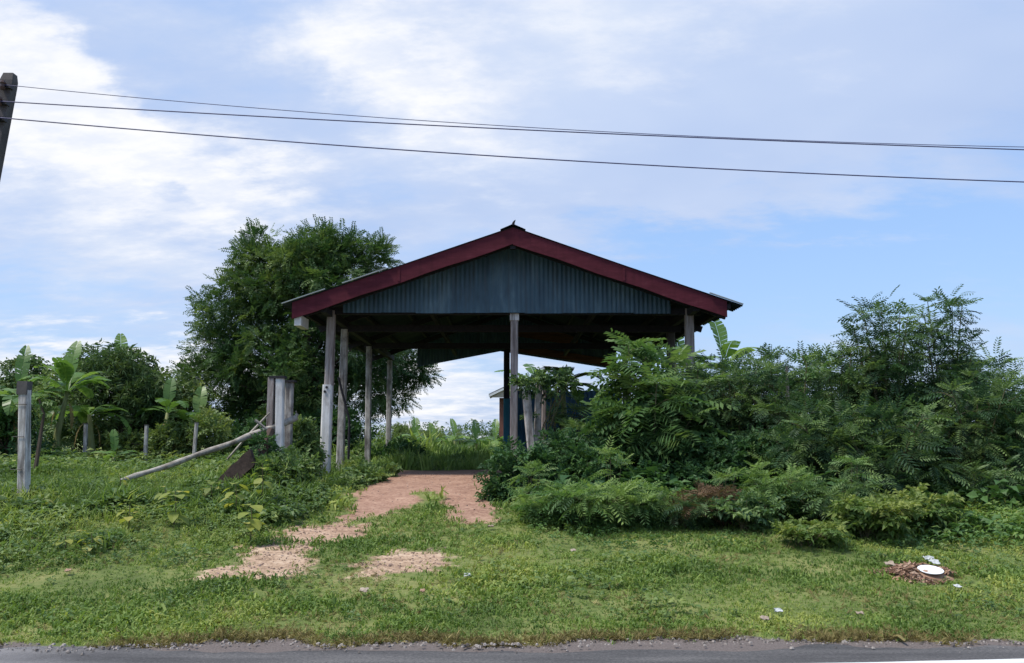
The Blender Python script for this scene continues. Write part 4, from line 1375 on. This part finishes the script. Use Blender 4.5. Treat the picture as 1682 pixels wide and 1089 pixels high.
# creeper mounds in front
for lb, px, py, h, sp, ns, fl, mt, sd, tp in (
        ('bright green creeping mound right of the driveway', 905, 862, .50, .55, 12, .30, 'mound', 51, FROND),
        ('bright arching fern like mound spilling onto the lawn', 965, 868, .58, .70, 14, .34, 'mound', 52, FROND),
        ('green creeping mound right of the arching one', 1045, 862, .52, .60, 12, .30, 'mound', 53, FROND),
        ('small dark green weed bush beside the withered brown patch', 1225, 872, .45, .45, 9, .26, 'leucaena', 54, BROAD),
        ('tall leafy weed bush in front of the shaded hollow', 1280, 858, .80, .50, 10, .30, 'mound', 55, FROND),
        ('leafy weed bush left of the yellowish one', 1370, 868, .62, .62, 10, .30, 'leucaena', 56, FROND),
        ('yellowish straggly bush at the edge of the lawn', 1430, 888, .52, .65, 12, .28, 'shrub_yellow', 57, BROAD),
        ('yellow green bush reaching furthest right along the lawn', 1510, 876, .55, .5, 10, .28, 'shrub_yellow', 58, BROAD),
        ('small yellow weed bush at the left foot of the straggly bush', 1330, 898, .32, .4, 8, .22, 'shrub_yellow', 59, BROAD),
        ('leafy weed at the lower right corner of the thick growth', 1640, 835, .7, .6, 9, .34, 'leucaena', 60, FROND),
        ('low weed bush between two creeping mounds', 1120, 868, .40, .5, 9, .26, 'leucaena', 61, FROND)):
    g_ = G(px, py)
    shrub('weed_bush', lb, 'bush', g_[0], g_[1], h, sp, ns + 2, fl * .85, M[mt], sd, tp, 'weed bushes along the edge of the lawn', step=.09, branch=.28, t0=.1, fr=4, stem_r=.009)
for lb, px, py, h in (('thin upright shoot sprouting from the bright creeping mound', 872, 850, .85), ('thin upright shoot between the two arching mounds', 1008, 852, .95),
                      ('thin upright shoot left of the tall leafy weed bush', 1195, 858, .8), ('thin upright shoot behind the yellowish straggly bush', 1402, 868, .95)):
    g_ = G(px, py)
    shrub('weed_shoot', lb, 'shrub', g_[0], g_[1], h, .16, 3, .24, M['mound'], 500 + px, FROND, 'thin shoots among the weed bushes', step=.12, branch=.2, fr=2, stem_r=.009)
g_ = G(1165, 868)
shrub('withered_bush', 'withered brown bush in a dark hollow at the foot of the thick growth', 'bush', g_[0], g_[1] + .15, .48, .55, 10, .24, M['brown_leaf'], 77, FROND, step=.10, branch=.28, t0=.05, fr=4, stem_r=.009)
shrub('feathery_shrub', 'dim feathery shrub standing before the blue wall', 'shrub', P(925, 760, 18.6)[0], 18.6, 1.75, .55, 6, .34, M['leucaena'], 411, FROND, GR, branch=.45)
# bare snag and climbing shoot above the growth
a_ = P(1293, 640, 15.4)
sn = thing('bare_snag', 'short bare brown snag poking above the dense dark shrub', 'dead branch', (a_[0], 15.4, float(T(a_[0], 15.4))))
MB().tube([(a_[0], 15.4, float(T(a_[0], 15.4))), P(1294, 650, 15.4), P(1292, 602, 15.4)], [.05, .035, .02], 6).build('stem', M['timber'], sn)
a_ = P(1322, 640, 15.0)
vs_ = thing('climbing_shoot', 'thin leafy shoot curling above the growth left of the sloping shrub', 'vine', (a_[0], 15.0, float(T(a_[0], 15.0))))
pts = [np.array([a_[0], 15.0, float(T(a_[0], 15.0))]), P(1322, 640, 15), P(1325, 600, 15), P(1316, 580, 15), P(1307, 573, 15)]
MB().tube(pts, [.012, .01, .008, .006, .004], 5).build('stem', M['stem'], vs_)
q = [P(x, y, 15) for x, y in ((1322, 625), (1328, 610), (1332, 600), (1322, 590), (1316, 583), (1309, 575), (1304, 578), (1336, 612), (1318, 604), (1345, 606), (1352, 600), (1340, 618))]
leaf_part('leaves', M['leucaena_light'], scatter(BROAD, np.array(q), rng.normal(0, 1, (len(q), 3)), np.full(len(q), .2), np.full(len(q), .5)), vs_, kind='stuff')

# ------------------------------------------------------------------ creepers and bushes round the gate posts
def vine(label, lob, n, seed, mat='shrub_dark', size=.18, per=12, br=.12):
    r = np.random.default_rng(seed)
    lob = lobes_px(lob)
    c0 = lob[0][0]
    t_ = thing('creeper', label, 'vine', (c0[0], c0[1], float(T(c0[0], c0[1]))))
    Pp, Dd, tint, Cn = crown(lob, n, br, per, r)
    Pp[:, 2] = np.maximum(Pp[:, 2], T(Pp[:, 0], Pp[:, 1]) + .03)
    leaf_part('leaves', M[mat], scatter(BROAD, Pp, Dd, size * r.uniform(.7, 1.2, len(Pp)), tint, r=r), t_, kind='stuff')
    b_ = MB()
    for k in r.choice(len(Cn), min(6, len(Cn)), replace=False):
        bs = np.array([c0[0] + r.normal(0, .1), c0[1], float(T(c0[0], c0[1]))])
        b_.tube([bs, (bs + Cn[k]) / 2 + r.normal(0, .06, 3), Cn[k]], [.012, .01, .005], 4, cap=False)
    b_.build('stems', M['stem'], t_)
    return t_


vine('green creeper draped over the tops of the right gate posts', [(885, 626, 28, 10, 16.5), (908, 640, 14, 16, 16.7), (858, 636, 12, 9, 16.3), (876, 675, 4, 26, 16.55), (925, 622, 16, 10, 16.8)], 26, 61, 'leucaena')
vine('creeper climbing the dark stump by the left gate post', [(436, 735, 14, 26, 16.0), (425, 765, 20, 20, 15.7), (450, 770, 22, 22, 15.8)], 34, 62)
tree('leafy_bush', 'leafy green bush in front of the left gate posts', 'bush', (P(455, 810, 14.6)[0], 14.6),
     lobes_px([(455, 795, 34, 30, 14.6), (480, 775, 28, 30, 15.0), (440, 775, 20, 22, 14.8)]), 60, .14, 14, BROAD, .22, M['weed'], .02, 63)
tree('leafy_bush', 'slender leafy bush right of the pale gate post', 'bush', (P(500, 770, 17.5)[0], 17.5),
     lobes_px([(498, 738, 13, 28, 17.5), (500, 762, 16, 18, 17.5), (495, 712, 9, 12, 17.5)]), 40, .15, 14, BROAD, .24, M['weed'], .02, 64)
tree('leafy_bush', 'dark round bush by the last left shed post', 'bush', (P(662, 765, 25)[0], 25),
     lobes_px([(660, 752, 32, 16, 25), (640, 758, 24, 14, 24)]), 40, .22, 14, BROAD, .3, M['shrub_dark'], .03, 65)
tree('leafy_bush', 'weedy bush along the left side of the dirt track', 'bush', (P(590, 790, 16.5)[0], 16.5),
     lobes_px([(600, 788, 30, 16, 16.5), (580, 800, 26, 14, 16.0), (620, 782, 20, 13, 17.5), (572, 808, 20, 10, 15.6)]), 60, .15, 14, BROAD, .2, M['weed'], .02, 66)

# yellow big-leaved seedlings: every leaf a part
def seedling(label, px, py, n, L, h, seed, mat='yellow_leaf'):
    r = np.random.default_rng(seed)
    g_ = G(px, py)
    h, L, n = h * 1.35, L * .92, n + 5
    t_ = thing('broadleaf_seedling', label, 'seedling', tuple(g_), 'yellow leaved seedlings in the left weeds')
    MB().tube([g_, g_ + [0.02, 0, h * .5], g_ + [0.0, 0, h]], [.008, .007, .005], 5).build('stem', M['stem'], t_)
    for k in range(n):
        a = k * 2.4 + r.uniform(-.4, .4)
        e = r.uniform(-.6, .5)
        b0 = g_ + np.array([0, 0, h * (.35 + .65 * (k + 1) / n)])
        d = norm(np.array([math.cos(a), math.sin(a), e]))
        s = norm(np.cross([0, 0, 1], d))
        u = np.cross(d, s)
        Ls = L * r.uniform(.75, 1.15)
        prof = [(0, .02), (.12, .26), (.35, .42), (.6, .36), (.82, .2), (1, .01)]
        V, F = [], []
        for j, (t, w) in enumerate(prof):
            c_ = b0 + d * (.06 + t * Ls) - np.array([0, 0, 1]) * .35 * Ls * t * t
            V += [c_ - s * w * Ls + u * .10 * w * Ls, c_, c_ + s * w * Ls + u * .10 * w * Ls]
            if j:
                F += [(3 * j - 3, 3 * j - 2, 3 * j + 1, 3 * j), (3 * j - 2, 3 * j - 1, 3 * j + 2, 3 * j + 1)]
        leaf_part('leaf', M[mat], (np.array(V), np.array(F), np.full(len(F), np.clip(r.normal(.55, .3), 0, 1))), t_)


seedling('pair of flat yellow leaves low in the grass at far left', 148, 908, 3, .15, .16, 1)
seedling('small yellow seedling left of the flat yellow pair', 105, 908, 4, .11, .14, 2)
seedling('broad yellow green seedling in the middle of the left weeds', 285, 868, 8, .20, .34, 3)
seedling('yellow seedling just left of the broad middle one', 210, 872, 5, .14, .24, 4)
seedling('tall yellow seedling under the left gate posts', 428, 838, 9, .17, .50, 5)
seedling('yellow seedling between the rotten slab and the tall seedling', 385, 852, 7, .17, .36, 6)
seedling('yellow green seedling at the edge of the left weeds by the sand', 410, 895, 6, .20, .36, 7)
seedling('yellow seedling by the lower end of the long log', 195, 815, 5, .15, .26, 8)
seedling('yellow seedling beside the foot of the rotten slab', 345, 828, 6, .15, .24, 9)
seedling('little yellow seedling in front of the lone concrete post', 70, 850, 4, .13, .2, 10)
seedling('little yellow seedling midway along the long log', 270, 838, 5, .13, .22, 12)

# ------------------------------------------------------------------ weeds and grass
r = np.random.default_rng(77)


def view_ok(x, y, m=1.0):
    return (np.abs(x - y * .0) < y * .615 + m)


def lawn_tint(x, y):
    return np.clip(.44 + 1.1 * (fbm(x * .8, y * .9, 81) - .5) + .6 * (fbm(x * 3, y * 3, 85) - .5), 0, 1)


# lawn: fine tufts, thick near the road
def lawn(n, y0, y1, size, tpl, left, right, seed, keep=None):
    r = np.random.default_rng(seed)
    y = y0 + (y1 - y0) * r.random(n) ** 1.15
    x = r.uniform(-1, 1, n) * (y * .615 + .6)
    ok = (y > edge_y(x) + r.normal(0, .05, n)) & (dirt(x, y) < r.uniform(.1, .85, n)) & (x > left(y)) & (x < right(y))
    patch = fbm(x * 1.6, y * 1.6, 95)
    ok &= r.random(n) < np.clip(.35 + 1.5 * (patch - .2), .25, 1)
    x, y = x[ok], y[ok]
    s = size * (.45 + 2.0 * fbm(x * 1.1, y * 1.1, 91) ** 2) * r.uniform(.6, 1.3, len(x)) * (1 - .35 * (y < edge_y(x) + .2))
    Dd = np.stack([r.normal(0, .35, len(x)), r.normal(0, .35, len(x)), np.ones(len(x))], -1)
    upv = norm(np.stack([r.normal(0, 1, len(x)), r.normal(0, 1, len(x)), np.zeros(len(x))], -1))
    tint = lawn_tint(x, y) + r.normal(0, .14, len(x))
    return scatter(tpl, np.stack([x, y, T(x, y) - .004], -1), Dd, s, tint, up=upv, r=r)


big = lambda y: 99.0 + 0 * y
leaf_part('lawn_grass', M['grass'], lawn(46000, 7.0, 13.6, .062, TUFT, lambda y: -99 + 0 * y, big, 1), None, kind='stuff', label='short mown green grass between the road and the shed', category='grass')
leaf_part('field_grass', M['grass'], lawn(13000, 13.2, 34, .14, TALL + TUFT, lambda y: -99 + 0 * y, big, 2), None, kind='stuff', label='longer grass around and behind the shed', category='grass')

# browned grass along the verge
n = 4200
x = r.uniform(-5.2, 5.2, n)
x = x[vnoise(x * 1.4, 0 * x, 44) + r.normal(0, .12, n) > .42]
n = len(x)
y = edge_y(x) + np.abs(r.normal(0, .14, n)) - .06
Dd = np.stack([r.normal(0, .8, n), r.normal(0, .8, n), np.ones(n) * .6], -1)
leaf_part('dry_verge_grass', M['dry_grass'], scatter(TALL, np.stack([x, y, T(x, y)], -1), Dd, r.uniform(.05, .10, n), r.normal(.45, .25, n), up=r.normal(0, 1, (n, 3)), r=r), None,
          kind='stuff', label='browned grass trailing over the edge of the asphalt', category='grass')
# straw in the lawn
n = 4200
y = 7.2 + 6.5 * r.random(n) ** 1.2
x = r.uniform(-1, 1, n) * (y * .615)
ok = (fbm(x * 1.1, y * 1.1, 131) > .5) & (dirt(x, y) < .8)
x, y = x[ok], y[ok]
Dd = np.stack([r.normal(0, 1, len(x)), r.normal(0, 1, len(x)), np.full(len(x), .5)], -1)
leaf_part('dry_straw', M['dry_grass'], scatter(TALL, np.stack([x, y, T(x, y) + .01], -1), Dd, r.uniform(.05, .09, len(x)), r.normal(.55, .25, len(x)), up=r.normal(0, 1, (len(x), 3)), r=r), None,
          kind='stuff', label='dry straw scattered through the lawn', category='grass')


# broad-leaved weeds
_foot = P(533, 760, 18.1)[0] / 18.1        # trodden strip in front of the first shed post


def weeds(n, y0, y1, xl, xr, size, tpl, seed, dens=.45, sc=1.1, soft=.01):
    r = np.random.default_rng(seed)
    y = y0 + (y1 - y0) * r.random(n)
    x = xl(y) + (xr(y) - xl(y)) * r.random(n)
    ok = (r.random(n) < sstep(y, y0 - .4, y0 + soft)) & (dirt(x, y) < r.uniform(.05, .5, n)) & (fbm(x * sc, y * sc, 141 + seed) > dens - .25 * r.random(n))
    ok &= ~((np.abs(x / y - _foot) < .022) & (y > 14.9) & (y < 18.3) & (r.random(n) < .85))
    x, y = x[ok], y[ok]
    s = size * (.30 + 2.6 * fbm(x * .8, y * .8, 151) ** 2) * r.uniform(.6, 1.3, len(x))
    Dd = np.stack([r.normal(0, .25, len(x)), r.normal(0, .25, len(x)), np.ones(len(x))], -1)
    tint = .46 + 1.2 * (fbm(x * .7, y * .7, 161) - .5) + r.normal(0, .15, len(x))
    return scatter(tpl, np.stack([x, y, T(x, y)], -1), Dd, s, tint, up=norm(r.normal(0, 1, (len(x), 3)) * [1, 1, .1]), r=r)


_wb = np.array([G(400, 905)[:2], G(425, 890)[:2], G(510, 852)[:2], G(560, 826)[:2], G(604, 792)[:2]])


def weed_edge(y):
    """right edge of the tall weeds: the left wheel track"""
    return np.interp(y, _wb[:, 1], _wb[:, 0]) + .22 * (vnoise(np.asarray(y) * 1.7, 0 * np.asarray(y), 6) - .5) - .1


xl_ = lambda y: -y * .615 - .8
leaf_part('left_weeds', M['weed'], weeds(9500, 9.3, 17.0, xl_, weed_edge, .15, HERB, 3, .42, soft=3.2), None, kind='stuff', label='knee high broad leaved weeds on the left of the track', category='weeds')
leaf_part('field_weeds', M['weed'], weeds(6000, 16.5, 31, xl_, lambda y: -4.1 + 0 * y, .20, HERB, 4, .45), None, kind='stuff', label='weedy field of mixed herbs behind the long log', category='weeds')
leaf_part('tall_grass', M['grass'], weeds(5500, 9.8, 20, xl_, lambda y: weed_edge(y) - .35, .26, TALL, 5, .5, soft=3.5), None, kind='stuff', label='tall grass blades standing among the left weeds', category='grass')
leaf_part('shed_floor_grass', M['meadow'], weeds(1800, 20.8, 29, lambda y: -3.6 + 0 * y, lambda y: 3.4 + 0 * y, .30, TALL, 11, .3), None, kind='stuff', label='grass growing under the back half of the shed', category='grass')
leaf_part('meadow_grass', M['meadow'], weeds(3800, 28.8, 50, lambda y: -9 + 0 * y, lambda y: 8 + 0 * y, .55, TALL, 6, .3), None, kind='stuff', label='bright meadow grass behind the open shed', category='grass')
leaf_part('lawn_weeds', M['weed'], weeds(3000, 7.6, 13.2, xl_, lambda y: y * .615 + .5, .075, HERB, 7, .52), None, kind='stuff', label='small flat leaved weeds growing in the lawn', category='weeds')
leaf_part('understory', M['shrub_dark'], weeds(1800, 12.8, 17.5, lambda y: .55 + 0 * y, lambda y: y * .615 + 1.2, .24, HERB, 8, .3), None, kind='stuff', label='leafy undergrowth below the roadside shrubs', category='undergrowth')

leaf_part('fringe_grass', M['grass'], weeds(1100, 11.4, 13.4, lambda y: .6 + 0 * y, lambda y: y * .615 + .4, .15, TALL, 9, .48), None, kind='stuff', label='taller grass growing through the bushes at the edge of the lawn', category='grass')
# pebbles and clods on the bare earth
n = 2600
i_ = r.integers(0, 4, n)
x = np.empty(n)
y = np.empty(n)
for k in range(4):
    s_ = i_ == k
    lo, hi = DIRT[k].min(0) - .15, DIRT[k].max(0) + .15
    x[s_], y[s_] = r.uniform(lo[0], hi[0], s_.sum()), r.uniform(lo[1], hi[1], s_.sum())
ok = dirt(x, y) > .35
x, y = x[ok], y[ok]
peb = (np.array([(-.5, -.4, 0), (.5, -.5, 0), (.45, .5, 0), (-.5, .4, 0), (-.3, -.25, .45), (.3, -.3, .5), (.25, .3, .42), (-.3, .25, .5)]),
       np.array([(4, 5, 6, 7), (0, 1, 5, 4), (1, 2, 6, 5), (2, 3, 7, 6), (3, 0, 4, 7)]))
M['pebble'] = rough_mat('pebble', [(0.2, (0.12, 0.08, 0.06)), (0.5, (0.27, 0.18, 0.135)), (0.8, (0.40, 0.30, 0.24))], 5)
Dd = norm(np.stack([r.normal(0, 1, len(x)), r.normal(0, 1, len(x)), np.zeros(len(x))], -1))
leaf_part('loose_pebbles', M['pebble'], scatter([peb], np.stack([x, y, T(x, y) - .003], -1), Dd, .010 + .022 * r.random(len(x)) ** 3, r.normal(.5, .25, len(x)), roll=.1, r=r), None,
          kind='stuff', label='loose pebbles and clods on the worn earth', category='pebbles')

n = 1500
x = r.uniform(-5, 5, n)
y = edge_y(x) - .02 - np.abs(r.normal(0, .11, n))
z = np.where(y < 6.95, .004, T(x, y))
Dd = norm(np.stack([r.normal(0, 1, n), r.normal(0, 1, n), np.zeros(n)], -1))
M['road_grit'] = rough_mat('road_grit', [(0.3, (0.10, 0.085, 0.075)), (0.7, (0.34, 0.30, 0.27))], 5)
leaf_part('road_gravel', M['road_grit'], scatter([peb], np.stack([x, y, z], -1), Dd, .007 + .024 * r.random(n) ** 3, r.normal(.5, .4, n), roll=.1, r=r), None,
          kind='stuff', label='loose gravel along the crumbling asphalt edge', category='gravel')

leaf_part('fringe_weeds', M['mound'], weeds(2400, 10.7, 13.0, lambda y: .35 + 0 * y, lambda y: y * .615 + .4, .13, HERB, 12, .40, soft=1.2), None, kind='stuff', label='low leafy weeds where the bushes meet the lawn', category='weeds')

# ------------------------------------------------------------------ leaf pile with plate, litter
g0 = G(1510, 950)
lp = thing('leaf_pile', 'low heap of dry brown leaves and straw on the lawn at right', 'leaf pile', tuple(g0))
n = 1500
a = r.uniform(0, 6.28, n)
q = np.sqrt(r.random(n)) * (1 + .25 * np.sin(3 * a))
x, y = g0[0] + .42 * q * np.cos(a), g0[1] + .02 + .28 * q * np.sin(a)
hz_ = .13 * np.clip(1 - q ** 2, 0, 1) * r.uniform(.75, 1, n)
ok = ((x - G(1529, 953)[0]) / .17) ** 2 + ((y - G(1529, 953)[1]) / .17) ** 2 > 1
x, y, hz_, n = x[ok], y[ok], hz_[ok], int(ok.sum())
LF = [leaf_quads((-.5, 0, 0), (1, 0, 0), (0, 0, 1), 1, .45), leaf_quads((-.5, 0, 0), (1, 0, .2), (0, .4, 1), 1, .12), leaf_quads((-.5, 0, 0), (1, 0, 0), (0, -.5, 1), 1, .3)]
LF = [(np.array(v), np.array(f)) for v, f in LF]
Dd = np.stack([r.normal(0, 1, n), r.normal(0, 1, n), r.normal(0, .35, n)], -1)
leaf_part('leaves', M['leaf_litter'], scatter(LF, np.stack([x, y, T(x, y) + hz_ + .01], -1), Dd, r.uniform(.05, .12, n), r.normal(.5, .3, n), roll=.5, r=r), lp, kind='stuff')
b_ = MB()
nr, na = 7, 18
V, F = [], []
for i in range(nr + 1):
    for k in range(na):
        t = i / nr
        aa = 2 * math.pi * k / na
        V.append((g0[0] + .40 * t * math.cos(aa), g0[1] + .02 + .26 * t * math.sin(aa), float(T(g0[0], g0[1])) + .11 * (1 - t * t) - .012))
for i in range(nr):
    for k in range(na):
        F.append((i * na + k, i * na + (k + 1) % na, (i + 1) * na + (k + 1) % na, (i + 1) * na + k))
b_.add(V, F)
b_.build('heap', M['leaf_litter'], lp)
a_ = G(1440 + 24, 932)
MB().tube([G(1466, 920) + [0, 0, .03], G(1478, 928) + [0, 0, .05], G(1488, 936) + [0, 0, .06]], [.006, .006, .005], 4).build('twig', M['timber_dark'], lp)

# oval white plate tipped towards the road
pc = G(1529, 953)
pl = MB()
prof = [(0, .012), (.5, .012), (.72, .02), (.97, .04), (1.0, .038), (.72, .010), (.5, 0), (0, 0)]
na = 28
tilt = Euler((R(16), 0, R(4))).to_matrix()
V, F = [], []
for rr, z in prof:
    for k in range(na):
        aa = 2 * math.pi * k / na
        v = tilt @ Vector((.135 * rr * math.cos(aa), .115 * rr * math.sin(aa), z * .8))
        V.append(np.array(v) + pc + [0, 0, .075])
for i in range(len(prof) - 1):
    for k in range(na):
        F.append((i * na + k, i * na + (k + 1) % na, (i + 1) * na + (k + 1) % na, (i + 1) * na + k))
pl.add(V, F)
pl.build('white_plate', M['plate_white'], None, smooth=True, label='oval white plate lying on the front of the leaf pile', category='plate')


def scrap(name, label, cat, px, py, w, d, mat, seed, lift=.05, group='litter scattered on the lawn'):
    """crumpled sheet of litter"""
    r = np.random.default_rng(seed)
    g_ = G(px, py)
    n = 5
    V, F = [], []
    for j in range(n):
        for i in range(n):
            u, v = i / (n - 1) - .5, j / (n - 1) - .5
            V.append(g_ + np.array([w * u * (1 + r.normal(0, .12)), d * v * (1 + r.normal(0, .12)), lift + w * .22 * r.random() + w * .25 * v]))
    for j in range(n - 1):
        for i in range(n - 1):
            k = j * n + i
            F.append((k, k + 1, k + n + 1, k + n))
    V = np.array(V)
    V2 = np.concatenate([V, V - [0, 0, .004]])
    F2 = F + [tuple(q + n * n for q in f[::-1]) for f in F]
    obj(name, mesh(name, V2, F2, M[mat], {'tint': np.full(len(F2), .5)}), None, label=label, category=cat, group=group)


scrap('paper_scrap', 'white paper scrap in the lawn below the sandy patch', 'litter', 768, 953, .07, .06, 'paper', 1)
scrap('paper_scrap', 'grey crumpled paper in the grass left of the white scrap', 'litter', 598, 980, .08, .07, 'paper_tan', 2)
scrap('paper_scrap', 'white scrap near the road below the yellowish bushes', 'litter', 1279, 1014, .07, .06, 'paper', 3)
scrap('dry_leaf', 'curled tan leaf by the verge left of the white roadside scrap', 'leaf', 1257, 1028, .07, .06, 'paper_tan', 4)
scrap('paper_scrap', 'white paper tucked into the back of the leaf pile', 'litter', 1537, 938, .10, .08, 'paper', 5, .09)
scrap('paper_scrap', 'greenish white scrap just behind the leaf pile', 'litter', 1527, 925, .11, .05, 'paper', 6)
scrap('paper_scrap', 'pale scrap at the left end of the leaf pile', 'litter', 1462, 944, .11, .08, 'paper_tan', 7, .11)
scrap('paper_scrap', 'pale scrap in the grass at the right front of the leaf pile', 'litter', 1573, 972, .06, .06, 'paper', 8)
scrap('dry_leaf', 'brown leaf in the lawn right of the grey crumpled paper', 'leaf', 694, 980, .05, .06, 'leaf_litter', 9)
scrap('dry_leaf', 'reddish dry leaf in the lawn at far left', 'leaf', 111, 945, .06, .06, 'leaf_litter', 10)
scrap('dry_leaf', 'tan dry leaf in the lawn straight below the leaf pile', 'leaf', 1413, 1018, .06, .05, 'paper_tan', 11)
scrap('paper_scrap', 'small pale scrap in the lawn below the arching mound', 'litter', 942, 911, .06, .05, 'paper_tan', 12)
scrap('paper_scrap', 'tan scrap right of the driveway grass edge', 'litter', 806, 872, .08, .06, 'paper_tan', 13)
a_, b2 = G(1468, 1051), G(1488, 1062)
b2[2] = .02
MB().tube([a_ + [0, 0, .02], (a_ + b2) / 2 + [0, 0, .03], b2], [.012, .014, .010], 5).build('dry_stalk', M['dry_grass'], None, label='pale dry stalk lying over the asphalt edge at right', category='stick')
